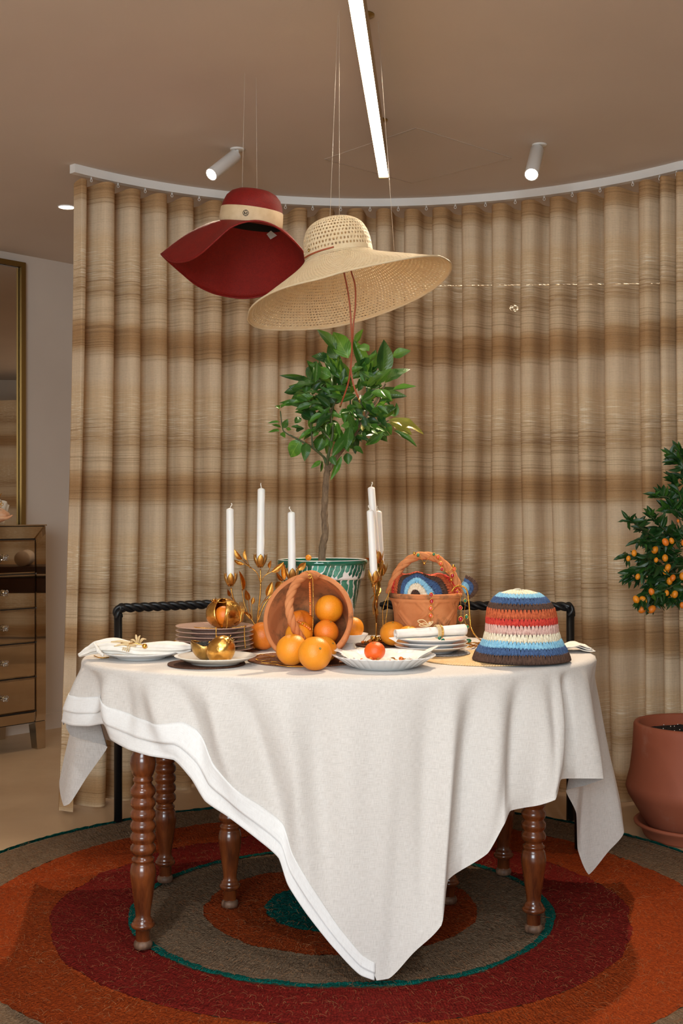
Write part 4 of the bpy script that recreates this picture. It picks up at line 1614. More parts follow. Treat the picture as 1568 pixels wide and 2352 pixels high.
def plate_vf(R, h, t=0.0025, n=64, rf=None):
    prof = [(0, 0.0035), (0.54 * R, 0.0035), (0.55 * R, 0.0), (0.59 * R, 0.0), (0.61 * R, 0.004), (0.72 * R, 0.007), (0.90 * R, h * 0.72), (0.98 * R, h - t), (R, h - 0.0006), (R, h), (0.985 * R, h + 0.0004),
            (0.90 * R, h * 0.72 + t), (0.74 * R, 0.0085 + t), (0.64 * R, 0.0065 + t), (0.4 * R, 0.0058 + t), (0, 0.0058 + t)]
    return lathe(prof, n, rfun=rf)


def plate_at(name, c, R, h, mt, label, group=None, vf=None):
    V, Fc = vf or plate_vf(R, h)
    o = obj(name, (V, Fc), mt, local=True)
    o.location = c
    return tag(o, label, 'plate', group)


plate_at('plate', (-0.570, 3.475, CT), 0.115, 0.020, M_china, 'white plate at the left table edge under the raffia-tied napkin')
plate_at('plate', (-0.3425, 3.318, CT + 0.0041), 0.112, 0.022, M_china2, 'cream plate on a brown mat holding the two gold pomegranates')
p0 = plate_at('plate', (-0.372, 3.575, CT), 0.114, 0.016, M_pink, 'x', 'stacked pink plates')
stackz = 0.0128
ordn = ['lowest plate of the pink stack, resting on the cloth', 'pink plate lying second from the bottom of the pink stack', 'pink plate lying third from the bottom of the pink stack', 'pink plate lying third from the top of the pink stack',
        'pink plate lying just below the topmost of the pink stack', 'topmost ribbed pink plate, holding the open gold pomegranate']
p0['label'] = ordn[0]
p0.location = (-0.372, 3.575, CT + 0.0042)
for i in range(1, 6):
    o = p0.copy(); COL.objects.link(o)
    o.location = (-0.372 + 0.003 * (hsh(i) - .5), 3.575 + 0.003 * (hsh(i, 2) - .5), CT + 0.0042 + stackz * i)
    o['label'] = ordn[i]
PZ_TOP = CT + 0.0042 + stackz * 5
w0 = None
for i, lb in enumerate(('lowest white plate of the stack on the braided mat', 'middle white plate of the stack on the braided mat', 'top white plate of the stack, under the rolled napkin')):
    z = CT + 0.0083 + 0.0118 * i
    if w0 is None:
        w0 = plate_at('plate', (0.262, 3.558, z), 0.108, 0.020, M_china, lb, 'stacked white plates')
    else:
        o = w0.copy(); COL.objects.link(o); o.location = (0.262 - 0.001 * i, 3.558, z); o['label'] = lb
# scalloped plate
NS = 34


def scal(t, r, h):
    if r < 0.085:
        return 1.0
    k = (r - 0.085) / 0.053
    return 1 + 0.040 * k * (abs(math.cos(NS * t / 2)) ** 0.6 - 0.6)


plate_at('scalloped_plate', (0.1135, 3.275, CT), 0.138, 0.034, M_china, 'white plate with a scalloped edge at the front, holding napkin and tangerine', None, plate_vf(0.138, 0.034, 0.003, 272, scal))
# small footed bowl
bw = thing('footed_bowl', 'small white footed bowl behind the tipped terracotta basket', 'bowl', (0.022, 3.635, CT))
obj('bowl', lathe([(0, 0.026), (0.02, 0.026), (0.045, 0.034), (0.056, 0.050), (0.058, 0.054), (0.055, 0.054), (0.043, 0.039), (0, 0.034)], 40, (0.022, 3.635, CT)), M_china, bw)
obj('foot', lathe([(0, 0.027), (0.016, 0.026), (0.018, 0.012), (0.030, 0.002), (0.031, 0.0), (0, 0.0)], 32, (0.022, 3.635, CT)), M_china, bw)

# ------------------------------------------------------------------ citrus fruit
def citrus_mat(name, a, b):
    m = NT(name)
    v = m.coord('Object')
    m.set(color=m.ramp(m.noise(v, 22, 4), [(0.3, s2l(a)), (0.7, s2l(b))]), rough=0.38, spec=0.45, sub=0.05)
    vo = m.n('ShaderNodeTexVoronoi'); vo.inputs['Scale'].default_value = 520
    m.l(v, vo.inputs['Vector'])
    m.bump(vo.outputs['Distance'], 0.30, 0.0012)
    return m.m


M_orange = citrus_mat('orange_peel', (236, 150, 34), (230, 136, 22))
M_deep = citrus_mat('deep_orange_peel', (234, 132, 36), (226, 116, 26))
M_mand = citrus_mat('tangerine_peel', (232, 104, 30), (222, 88, 22))
M_calyx = mat('green_calyx', (104, 112, 48), 0.7, c2=(140, 120, 70), ns=200)


def orange(c, r, label, mt=None, group=None, oblate=0.97, stem=None, name='orange', creases=0, cat='orange'):
    c = Vector(c)
    stem = Vector(stem or (0.2, 0.3, 1)).normalized()
    sd = c.x * 31 + c.z * 17

    def f(th, ph):
        k = 1 - 0.055 * math.exp(-(ph / 0.22) ** 2) - 0.03 * math.exp(-((PI - ph) / 0.25) ** 2)
        k += 0.012 * (vnoise(2.2 * math.cos(th) + 5, 2.2 * math.sin(th) + ph * 1.3 + 5, sd) - 0.5)
        if creases:
            k -= 0.03 * math.sin(ph) ** 0.5 * math.exp(-((math.sin(th * 0.5) ** 2) / 0.004)) + 0.012 * abs(math.sin(th * creases / 2)) * math.exp(-(ph / 0.8) ** 2)
        return k
    root = obj(name, ball(c, (r, r, r * oblate), 40, 24, f, stem), mt or M_orange, base=c)
    obj('stem_button', lathe([(0, 0.0016), (r * 0.055, 0.0012), (r * 0.075, 0.0), (0, -0.001)], 10, c + stem * (r * oblate * 0.952), stem), M_calyx, root)
    return tag(root, label, cat, group)


orange((-0.0697, 3.20, 0.8055), 0.0446, 'large orange nearest the camera, standing on the white cloth', stem=(0.35, -0.85, 0.42))
orange((-0.1328, 3.266, 0.8085), 0.0431, 'large orange left of the frontmost one, on the rust placemat', stem=(-0.5, 0.2, 0.75))
orange((-0.035, 3.402, 0.9062), 0.0398, 'orange resting highest inside the tipped basket', stem=(-0.3, 0.6, 0.5))
orange((-0.0420, 3.362, 0.8458), 0.0346, 'deep orange fruit below the highest one in the tipped basket', M_deep, stem=(0.4, -.2, 0.9))
orange((-0.1140, 3.415, 0.8661), 0.0372, 'orange deep in the tipped basket behind the bead strand', M_deep, stem=(0, 0.5, 0.9))
orange((-0.1165, 3.338, 0.8410), 0.0378, 'orange at the mouth of the tipped basket behind its handle', stem=(-0.4, -0.3, 0.9))
orange((-0.0470, 3.300, 0.8055), 0.0354, 'orange half hidden behind the frontmost one at the basket mouth', stem=(0.7, -0.4, 0.5))
orange((-0.2365, 3.662, CT + 0.0440), 0.0432, 'orange behind the tipped basket beside the left candelabra foot', M_deep)
orange((0.032, 3.633, 0.8315), 0.0345, 'orange in the white footed bowl behind the basket', M_orange)
orange((0.158, 3.75, CT + 0.0042 + 0.0385), 0.0400, 'green-stemmed mandarin standing left of the carved basket', citrus_mat('mandarin_peel', (234, 150, 36), (226, 134, 24)), stem=(0.0, -0.25, 1), oblate=0.93, creases=8, name='mandarin', cat='mandarin')
orange((0.205, 3.69, CT + 0.0375), 0.0375, 'mandarin tucked behind the rolled napkin on the white plates', M_orange, stem=(0.1, -0.2, 1), oblate=0.93, creases=8, name='mandarin', cat='mandarin')
orange((0.0888, 3.262, 0.8045), 0.0285, 'small red-orange tangerine on the napkin in the scalloped plate', M_mand, stem=(-0.2, -0.3, 1), oblate=0.88, creases=9, name='tangerine', cat='tangerine')

# ------------------------------------------------------------------ terracotta baskets
m = NT('weathered_terracotta')
v = m.coord('Object')
n1 = m.noise(v, 7, 6, 0.62)
n2 = m.noise(v, 26, 6, 0.7)
c = m.ramp(m.noise(v, 12, 5), [(0.3, s2l((186, 112, 66))), (0.7, s2l((206, 136, 88)))])
c = m.mix(m.ramp(m.math('MULTIPLY', n1, n2), [(0.30, 0.0), (0.40, 0.8)]), c, s2l((92, 66, 46)))
m.set(color=c, rough=0.85, spec=0.15)
m.bump(n2, 0.3, 0.002)
M_terra = m.m
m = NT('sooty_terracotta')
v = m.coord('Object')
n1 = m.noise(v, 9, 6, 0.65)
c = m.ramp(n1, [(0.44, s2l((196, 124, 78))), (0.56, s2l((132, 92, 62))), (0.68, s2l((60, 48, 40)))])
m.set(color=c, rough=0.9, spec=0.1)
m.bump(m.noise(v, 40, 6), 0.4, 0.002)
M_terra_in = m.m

# tipped basket
BN_ = Vector((-0.25, -0.91, 0.33)).normalized()
BC = Vector((-0.0936, 3.36, 0.7655 + 0.128 * math.sqrt(1 - BN_.z ** 2)))
bk = thing('terracotta_basket', 'terracotta basket tipped on its side with oranges spilling out', 'basket', (BC.x, BC.y, 0.7655))
ax = -BN_
obj('body', lathe([(0.116, 0.0), (0.121, -0.003), (0.127, -0.002), (0.1285, 0.004), (0.127, 0.012), (0.122, 0.017), (0.120, 0.024), (0.112, 0.060), (0.098, 0.105), (0.082, 0.145), (0.078, 0.150), (0, 0.150)], 96, BC, ax), M_terra, bk)
obj('inside', lathe([(0.1160, 0.0), (0.113, 0.010), (0.106, 0.050), (0.092, 0.100), (0.074, 0.138), (0, 0.140)], 72, BC, ax), M_terra_in, bk)
hp_ = [P(728, 1322, 3.36), P(708, 1320, 3.335), P(690, 1330, 3.31), P(673, 1352, 3.285), P(664, 1385, 3.268), P(667, 1418, 3.262), P(678, 1445, 3.272), P(693, 1470, 3.296)]
hd = obj('handle', join(*rope(spline(hp_, 90), 0.0118, 3, 3.6, 10, rs=0.0078)), M_terra, bk)

# carved upright basket
KC = Vector((0.2633, 3.84, CT))
kb = thing('terracotta_basket', 'upright carved terracotta basket with a twisted handle, holding a crochet hat', 'basket', KC)
KH = 0.160
prof = []
NRW = 46


def kr(h):
    return 0.078 + 0.031 * (h / KH) ** 0.8


Vk = []
NK = 220
for j in range(NRW):
    h = KH * j / (NRW - 1)
    for i in range(NK):
        t = 2 * PI * i / NK
        r = kr(h)
        if h < KH * 0.86:
            a1 = (t * 6 / (2 * PI) + h * 9.0) % 1.0
            a2 = (t * 6 / (2 * PI) - h * 9.0) % 1.0
            s1_ = max(0.0, 1 - abs(a1 - 0.5) / 0.13); s2_ = max(0.0, 1 - abs(a2 - 0.5) / 0.13)
            g1_ = max(0.0, 1 - abs(a1 - 0.5) / 0.05); g2_ = max(0.0, 1 - abs(a2 - 0.5) / 0.05)
            d1 = min(1, s1_ * 3) - 0.45 * g1_; d2 = min(1, s2_ * 3) - 0.45 * g2_
            r += 0.0040 * max(d1, d2)
        else:
            r += 0.0050
        r += 0.0016 * (vnoise(t * 4, h * 40, 2) - 0.5)
        Vk.append(KC + Vector((r * math.cos(t), r * math.sin(t), h)))
Fk = grid_faces(NK, NRW, wrap_u=True)
Fk.append(tuple(range(NK))[::-1])
obj('body', (Vk, Fk), M_terra, kb)
rk = kr(KH) + 0.005
obj('rim', lathe([(rk - 0.001, KH - 0.012), (rk + 0.003, KH - 0.008), (rk + 0.003, KH), (rk - 0.002, KH + 0.003), (rk - 0.011, KH + 0.003), (rk - 0.014, KH - 0.002)], 90, KC), M_terra_in, kb)
obj('inside', lathe([(rk - 0.013, KH - 0.001), (rk - 0.018, KH - 0.05), (0.06, 0.03), (0, 0.02)], 48, KC), M_terra_in, kb)
hk = [P(894, 1362, 3.84), P(901, 1340, 3.83), P(918, 1306, 3.83), P(945, 1283, 3.83), P(975, 1276, 3.83), P(1008, 1286, 3.83), P(1034, 1312, 3.83), P(1049, 1340, 3.83), P(1054, 1364, 3.84)]
obj('handle', join(*rope(spline(hk, 110), 0.0128, 3, 3.8, 10, rs=0.0082)), M_terra, kb)

# ------------------------------------------------------------------ crochet hats
YARN = {}
for nm, c_, d_ in (('brown', (92, 66, 52), (70, 48, 38)), ('blue', (74, 102, 142), (52, 74, 112)), ('light_blue', (150, 200, 220), (116, 172, 202)), ('cream', (238, 228, 204), (214, 200, 168)),
                   ('pink', (222, 186, 172), (196, 150, 138)), ('red', (214, 70, 52), (178, 40, 36)), ('orange', (204, 104, 60), (166, 70, 38))):
    YARN[nm] = mat(nm + '_raffia_yarn', c_, 0.7, c2=d_, ns=160, bump=0.3, bs=500, bd=0.001, spec=0.3)
SEED = ball((0, 0, 0), 1.0, 6, 5)


def strand(p, q, w, nrm, bulge):
    """one fat yarn loop from p to q"""
    d = q - p
    L = d.length
    a = d / L
    s = nrm.cross(a).normalized()
    n_ = a.cross(s)
    c = (p + q) / 2 + nrm * bulge
    return [c + a * (v[2] * L * 0.56) + s * (v[0] * w) + n_ * (v[1] * w) for v in SEED[0]], SEED[1]


def stitches(cells):
    """cells: (top, bottom, side, normal, width): a fan of three loops gathered at the top"""
    parts = []
    for top, bot, side, nrm, w in cells:
        for k in (-1, -0.5, 0, 0.5, 1):
            jit = side * (w * 0.10 * (random.random() - 0.5))
            tp_ = top + side * (w * 0.20 * k) + jit
            bt_ = bot + side * (w * 0.52 * k) + jit
            parts.append(strand(tp_, bt_, w * 0.145, nrm, w * 0.12 * (1.2 - abs(k) * 0.5) + 0.0010 * random.random()))
    return join(*parts)


HC = Vector(((1197 - CX) / F * 3.40, 3.40, 0.0))
mpx = 3.40 / F
yf = [1528, 1509, 1494, 1479, 1461, 1441, 1426, 1406, 1393, 1379, 1370, 1361]
rpx = [111, 104, 95, 87, 82, 80, 79, 75, 68, 57, 44, 16]
cols = ['brown', 'blue', 'light_blue', 'cream', 'pink', 'red', 'orange', 'brown', 'blue', 'light_blue', 'cream']
HB = CT + 0.0046
yc0 = yf[0] - 0.1 * rpx[0]
rows_ = [(r * mpx, HB + (yc0 - (y - 0.1 * r)) * mpx) for y, r in zip(yf, rpx)]
bh = thing('crochet_bucket_hat', 'striped crochet bucket hat in brown, blue, cream, pink, red and orange on the table', 'hat', (HC.x, HC.y, HB))


def lean(z):
    return Vector((0.004 * math.sin((z - HB) / 0.19 * PI) - 0.006 * (z - HB) / 0.19, 0, 0))


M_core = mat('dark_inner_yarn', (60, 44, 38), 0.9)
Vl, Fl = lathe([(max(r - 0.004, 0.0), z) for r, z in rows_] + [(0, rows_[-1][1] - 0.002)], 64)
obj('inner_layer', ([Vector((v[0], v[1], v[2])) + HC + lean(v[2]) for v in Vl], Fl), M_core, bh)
for k_ in range(11):
    (r0, z0), (r1, z1) = rows_[k_], rows_[k_ + 1]
    rm = (r0 + r1) / 2
    nst = max(10, int(2 * PI * rm / (0.0105 if k_ > 0 else 0.0085)))
    cells = []
    for i in range(nst):
        t = 2 * PI * (i + 0.5 * (k_ % 2)) / nst + 0.01 * random.random()
        wv_ = 0.0025 * math.sin(3 * t + k_) if k_ < 3 else 0.0
        rad = Vector((math.cos(t), math.sin(t), 0)); side = Vector((-math.sin(t), math.cos(t), 0))
        top = HC + rad * r1 + Vector((0, 0, z1 + 0.0015 + max(wv_, 0)))
        bot = HC + rad * r0 + Vector((0, 0, z0 - 0.0010 + max(wv_, 0)))
        if k_ == 0:
            bot.z = HB + 0.002
        nrm = (side.cross((top - bot).normalized())).normalized()
        if nrm.dot(rad) < 0:
            nrm = -nrm
        w = 2 * PI * rm / nst * 1.1
        cells.append((top + lean(top.z), bot + lean(bot.z), side, nrm, w))
    obj('stitch_row', stitches(cells), YARN[cols[k_]], bh, kind=None, label=cols[k_].replace('_', ' ') + ' crochet row')
obj('top_knot', tube(spline([HC + lean(rows_[-1][1]) + Vector((x, -0.002, rows_[-1][1] + z)) for x, z in ((-0.022, -0.001), (-0.012, 0.004), (0.0, 0.005), (0.004, 0.0))], 14), 0.0028, 7), YARN['cream'], bh)
bdg = P(1273, 1455, 3.36)
obj('beaded_badge', join(*[ball(bdg + Vector((random.uniform(-.006, .006), random.uniform(-.003, .0), random.uniform(-.012, .012))), 0.0016, 6, 4) for _ in range(34)]), M_brass, bh)

# crochet hat stuffed in the carved basket
FC = P(948, 1370, 3.80)
ch = thing('crochet_hat', 'folded crochet hat with a round fan of coloured rows inside the carved basket', 'hat', (KC.x, KC.y, KC.z + KH - 0.04))
edges_ = [0.0, 0.024, 0.046, 0.068, 0.092, 0.112, 0.134, 0.152]
fcol = ['brown', 'cream', 'light_blue', 'blue', 'brown', 'orange', 'red']


def fan_pt(r, a):
    """surface of the bulging crown: a 0 right, pi left"""
    sx = 1.0 if math.cos(a) > 0 else 0.44
    lift = 1.0 - 0.18 * max(0, math.cos(a)) ** 2
    x = r * math.cos(a) * sx * 0.98
    f = min(1.0, r / 0.152)
    up = r * math.sin(a)
    z = 0.072 * math.sin(min(1.0, up / 0.12) * PI / 2) * lift + 0.004 * math.sin(x * 90)
    y = -0.018 + 0.085 * f * f * (0.35 + 0.65 * math.sin(a)) - 0.012 * math.sin(PI * f)
    return FC + Vector((x, y, z))


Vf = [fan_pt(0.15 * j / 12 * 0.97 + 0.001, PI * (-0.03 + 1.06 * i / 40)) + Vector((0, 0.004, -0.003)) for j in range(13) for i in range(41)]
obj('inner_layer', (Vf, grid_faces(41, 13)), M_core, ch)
for k_ in range(7):
    r0, r1 = edges_[k_], edges_[k_ + 1]
    rm = (r0 + r1) / 2
    nst = max(7, int(PI * rm / 0.0100))
    cells = []
    for i in range(nst):
        a = PI * (i + 0.5 + 0.25 * (k_ % 2)) / (nst + 0.5)
        p, q = fan_pt(max(r0 - 0.001, 0.003), a), fan_pt(r1 + 0.001, a)
        e = fan_pt(rm, a + 0.05) - fan_pt(rm, a - 0.05)
        side = e.normalized()
        nrm = side.cross((q - p).normalized()).normalized()
        if nrm.y > 0.3:
            nrm = -nrm
        cells.append((p, q, side, nrm, min(0.013, e.length / 0.1 * PI / nst * 1.1)))
    obj('stitch_row', stitches(cells), YARN[fcol[k_]], ch, label=fcol[k_].replace('_', ' ') + ' crochet row')
for k_, (r0, r1, cn) in enumerate(((0.006, 0.031, 'light_blue'), (0.031, 0.044, 'blue'), (0.044, 0.057, 'brown'))):
    rm = (r0 + r1) / 2
    nst = 6 + 2 * k_
    cells = []
    B0 = P(1056, 1350, 3.86)
    for i in range(nst):
        a = -0.95 + 2.1 * (i + 0.5) / nst
        d = Vector((math.cos(a), 0.15, math.sin(a) * 0.72))
        side = Vector((-math.sin(a), 0, math.cos(a) * 0.8)).normalized()
        cells.append((B0 + d * (r0 - 0.001), B0 + d * (r1 + 0.001), side, Vector((0, -1, 0.1)), 0.0135 * rm / 0.03 * 0.5 + 0.006))
    obj('brim_row', stitches(cells), YARN[cn], ch, label=cn.replace('_', ' ') + ' crochet row')
# ------------------------------------------------------------------ leaves
def leaf_vf(fold=0.25, curl=0.12, tip=1.0, wave=0.0, n=9, petiole=True):
    """leaf along +x from 0 to 1, half width 0.5 along y, upper face +z"""
    V, Fc = [], []
    for i in range(n):
        s = i / (n - 1)
        w = 0.5 * (math.sin(PI * s ** 0.85) ** 0.85) * (1 - 0.25 * s * tip) if 0 < i < n - 1 else 0.006
        zc = -curl * (s - 0.35) ** 2 * 1.6
        for k in (-1.0, -0.5, 0.0, 0.5, 1.0):
            V.append((s, w * k, zc + abs(k) * w * fold - (abs(k) == 1) * 0.01 + wave * math.sin(s * 14 + k) * abs(k) * w))
    Fc = grid_faces(5, n)
    return V, Fc


def leaf_mat(name, a, b, vein, rough=0.32):
    m = NT(name)
    tc = m.n('ShaderNodeTexCoord'); sp = m.n('ShaderNodeSeparateXYZ'); m.l(tc.outputs['Object'], sp.inputs[0])
    ay = m.math('ABSOLUTE', sp.outputs['Y'])
    mid = m.ramp(ay, [(0.0, 1.0), (0.035, 0.0)])
    vn = m.math('SINE', m.math('MULTIPLY', m.math('SUBTRACT', sp.outputs['X'], m.math('MULTIPLY', ay, 0.7)), 62.0))
    vm = m.ramp(vn, [(0.93, 0.0), (1.0, 0.22)])
    nz = m.noise(m.coord('Object'), 5, 4)
    c = m.mix(nz, s2l(a), s2l(b))
    c = m.mix(m.math('MULTIPLY', m.math('MAXIMUM', mid, vm), 0.5), c, s2l(vein))
    m.set(color=c, rough=rough, spec=0.4)
    m.bump(vn, 0.12, 0.002)
    tl = m.n('ShaderNodeBsdfTranslucent'); m.l(m.mix(0.5, c, s2l((120, 150, 40))), tl.inputs['Color'])
    mx = m.n('ShaderNodeMixShader'); mx.inputs[0].default_value = 0.18
    m.l(m.b.outputs[0], mx.inputs[1]); m.l(tl.outputs[0], mx.inputs[2]); m.l(mx.outputs[0], m.out.inputs['Surface'])
    return m.m


LM = {'d': leaf_mat('dark_leaf', (26, 62, 26), (36, 78, 30), (74, 112, 56)), 'm': leaf_mat('green_leaf', (58, 104, 34), (44, 88, 28), (108, 142, 66), 0.36),
      'b': leaf_mat('bright_leaf', (86, 138, 44), (70, 120, 36), (140, 170, 84), 0.38), 'y': leaf_mat('yellowing_leaf', (104, 128, 44), (186, 158, 70), (170, 160, 90), 0.4)}
LEAVES = {}
for t_, mt in LM.items():
    LEAVES[t_] = [mesh_data('leaf', *leaf_vf(fo, cu, 1.0, wv_), mt) for fo, cu, wv_ in ((0.28, 0.15, 0.05), (0.15, 0.32, 0.08), (0.42, -0.12, 0.04), (0.22, 0.05, 0.12))]


def put_leaf(root, base, tip, width, tone, nrm=None, variant=None, name='leaf'):
    base, tip = Vector(base), Vector(tip)
    x = tip - base
    L = x.length
    x.normalize()
    n_ = Vector(nrm) if nrm is not None else Vector((random.uniform(-.5, .5), -1.0, random.uniform(0.1, 0.9)))
    n_ = (n_ - x * n_.dot(x)).normalized()
    y = n_.cross(x)
    me = LEAVES[tone][random.randrange(4) if variant is None else variant]
    o = bpy.data.objects.new(name, me)
    COL.objects.link(o)
    o.parent = root
    M_ = Matrix(((x.x * L, y.x * width, n_.x * L, 0), (x.y * L, y.y * width, n_.y * L, 0), (x.z * L, y.z * width, n_.z * L, 0), (0, 0, 0, 1)))
    o.matrix_basis = Matrix.Translation(base - wloc(root)) @ M_
    return o


# ------------------------------------------------------------------ orange tree in its painted pot
TY = 3.90
PC = Vector(((740 - CX) / F * TY, TY, CT))
tree = thing('potted_orange_tree', 'small orange tree in a green and white painted pot on the table', 'potted tree', PC)
m = NT('painted_majolica')
uvn = m.n('ShaderNodeUVMap', uv_map='UVMap'); sp = m.n('ShaderNodeSeparateXYZ'); m.l(uvn.outputs['UV'], sp.inputs[0])
U_, V_ = sp.outputs['X'], sp.outputs['Y']


def strokes(num, v_top, lmin, lmax, width, curve, seed):
    """brush strokes hanging down from v_top, of uneven length, bending sideways"""
    d = m.math('SUBTRACT', v_top, V_)
    uu = m.math('ADD', m.math('MULTIPLY', U_, num), m.math('MULTIPLY', m.math('MULTIPLY', d, d), curve))
    uu = m.math('ADD', uu, m.math('MULTIPLY', m.noise(m.coord('Object'), 42, 2), 1.1))
    cell = m.math('FLOOR', uu)
    wn = m.n('ShaderNodeTexWhiteNoise', noise_dimensions='1D'); m.l(m.math('ADD', cell, seed), wn.inputs['W'])
    fr = m.math('ABSOLUTE', m.math('SUBTRACT', m.math('FRACT', uu), 0.5))
    ln = m.math('ADD', m.math('MULTIPLY', wn.outputs['Value'], lmax - lmin), lmin)
    # rounded lower ends
    over = m.math('DIVIDE', m.math('SUBTRACT', d, ln), 0.008)
    inside = m.math('LESS_THAN', m.math('ADD', m.math('DIVIDE', fr, width), m.math('MAXIMUM', over, 0.0)), 1.0)
    above = m.math('GREATER_THAN', d, 0.0)
    return m.math('MULTIPLY', inside, above), wn.outputs['Color'], fr


s1_, w1_, f1_ = strokes(50, 0.251, 0.012, 0.050, 0.43, 420.0, 3.0)
s2_, w2_, f2_ = strokes(30, 0.204, 0.03, 0.16, 0.40, -150.0, 9.0)
sel = m.math('GREATER_THAN', V_, 0.2065)
sep1 = m.n('ShaderNodeSeparateColor'); m.l(w1_, sep1.inputs[0])
sep2 = m.n('ShaderNodeSeparateColor'); m.l(w2_, sep2.inputs[0])
nz = m.noise(m.coord('Object'), 90, 3)
g1 = m.ramp(m.math('ADD', sep1.outputs['Green'], m.math('MULTIPLY', m.math('SUBTRACT', nz, 0.5), 0.7)), [(0.25, s2l((10, 84, 66))), (0.75, s2l((88, 168, 148)))])
g2 = m.ramp(m.math('ADD', sep2.outputs['Green'], m.math('MULTIPLY', m.math('SUBTRACT', nz, 0.5), 0.7)), [(0.2, s2l((8, 78, 60))), (0.9, s2l((60, 140, 116)))])
white = s2l((232, 232, 228))
ca = m.mix(s1_, white, g1)
cb = m.mix(s2_, white, g2)
c = m.mix(sel, cb, ca)
rimb = m.math('MULTIPLY', m.math('GREATER_THAN', V_, 0.2500), m.math('LESS_THAN', V_, 0.2635))
c = m.mix(rimb, c, s2l((18, 92, 70)))
m.set(color=c, rough=0.12, coat=0.4)
M_maj = m.m
RIMZ = 0.262
pp = [(0, 0), (0.080, 0), (0.084, 0.004), (0.092, 0.04), (0.103, 0.10), (0.116, 0.16), (0.125, 0.198), (0.127, 0.2045), (0.1335, 0.2065), (0.1345, 0.210), (0.139, 0.235), (0.1415, 0.250), (0.1435, 0.252), (0.1448, 0.257),
      (0.1435, 0.2625), (0.140, 0.2655), (0.136, 0.2655), (0.133, 0.262), (0.128, 0.23), (0, 0.225)]
V, Fc = lathe(pp, 96, PC)
uvp = []
for v in V:
    uvp.append(((math.atan2(v.y - PC.y, v.x - PC.x) + PI / 2) / (2 * PI) % 1.0, v.z - PC.z if True else 0))
# keep the seam at the back, away from the camera
uvp = [(((math.atan2(v.y - PC.y, v.x - PC.x) + PI * 1.5 + 2 * PI) % (2 * PI)) / (2 * PI), v.z - PC.z) for v in V]
obj('pot', (V, Fc), M_maj, tree, uv=uvp)
M_soil = mat('dark_soil', (40, 28, 20), 0.95, c2=(22, 15, 11), ns=120, bump=1.0, bs=160, bd=0.006)
obj('soil', lathe([(0.129, 0.236), (0.09, 0.242), (0.04, 0.245), (0, 0.246)], 40, PC), M_soil, tree)
m = NT('grey_bark')
v = m.coord('Object', (1, 1, 0.25))
m.set(color=m.ramp(m.noise(v, 140, 6, 0.7), [(0.3, s2l((86, 66, 48))), (0.7, s2l((140, 116, 88)))]), rough=0.85)
m.bump(m.noise(v, 160, 5), 0.7, 0.003)
M_bark = m.m
M_twig = mat('green_twig', (58, 78, 36), 0.6, c2=(78, 76, 46), ns=60)


def Z4(x, y, dY=0.0):
    return P(590 + 0.2615 * x, 740 + 0.2615 * y, TY + dY)


tp_ = [PC + Vector((0.002, 0, 0.24)), Z4(570, 2085), Z4(580, 1950), Z4(600, 1850), Z4(592, 1700), Z4(598, 1550), Z4(608, 1380), Z4(618, 1290), Z4(620, 1240)]
obj('trunk', tube(spline(tp_, 60), [0.0122 - 0.0028 * i / 59 + 0.0007 * math.sin(i * 1.1) + 0.001 * (hsh(i) - .5) for i in range(60)], 14), M_bark, tree)
brs = [([(615, 1290, 0), (595, 1200, 0), (555, 1155, -.01), (490, 1105, -.02), (400, 1050, -.03), (260, 975, -.03), (225, 930, -.03), (205, 780, -.03)], 0.0050),
       ([(630, 1300, 0), (670, 1230, .01), (710, 1175, .01), (770, 1100, .0), (850, 1000, -.01), (960, 820, -.02), (1060, 670, -.03), (1130, 540, -.03)], 0.0078),
       ([(615, 1270, 0), (625, 1180, -.02), (650, 1050, -.03), (665, 960, -.03), (650, 800, -.02), (740, 560, 0), (740, 400, 0)], 0.0058),
       ([(850, 1000, -.01), (960, 930, -.01), (1080, 895, -.02), (1190, 850, -.03)], 0.0038),
       ([(960, 820, -.02), (965, 620, -.01), (940, 470, 0), (880, 350, .02)], 0.0036),
       ([(490, 1105, -.02), (480, 1000, -.02), (470, 850, -.02), (440, 700, -.02), (430, 600, -.02)], 0.0034),
       ([(650, 1050, -.03), (560, 930, -.03), (520, 870, -.03), (550, 800, -.03)], 0.0028),
       ([(770, 1100, 0), (800, 900, .02), (820, 700, .03), (790, 500, .03), (700, 300, .02)], 0.0040),
       ([(650, 800, -.02), (560, 560, .02), (480, 480, .02)], 0.0030),
       ([(960, 820, -.02), (1075, 700, .02), (1075, 560, .02), (1060, 440, .02)], 0.0030)]
for pts, r in brs:
    q = spline([Z4(*p) for p in pts], 30)
    obj('branch', tube(q, [r * (1 - 0.65 * i / 29) for i in range(30)], 8), M_bark if r > 0.006 else M_twig, tree)
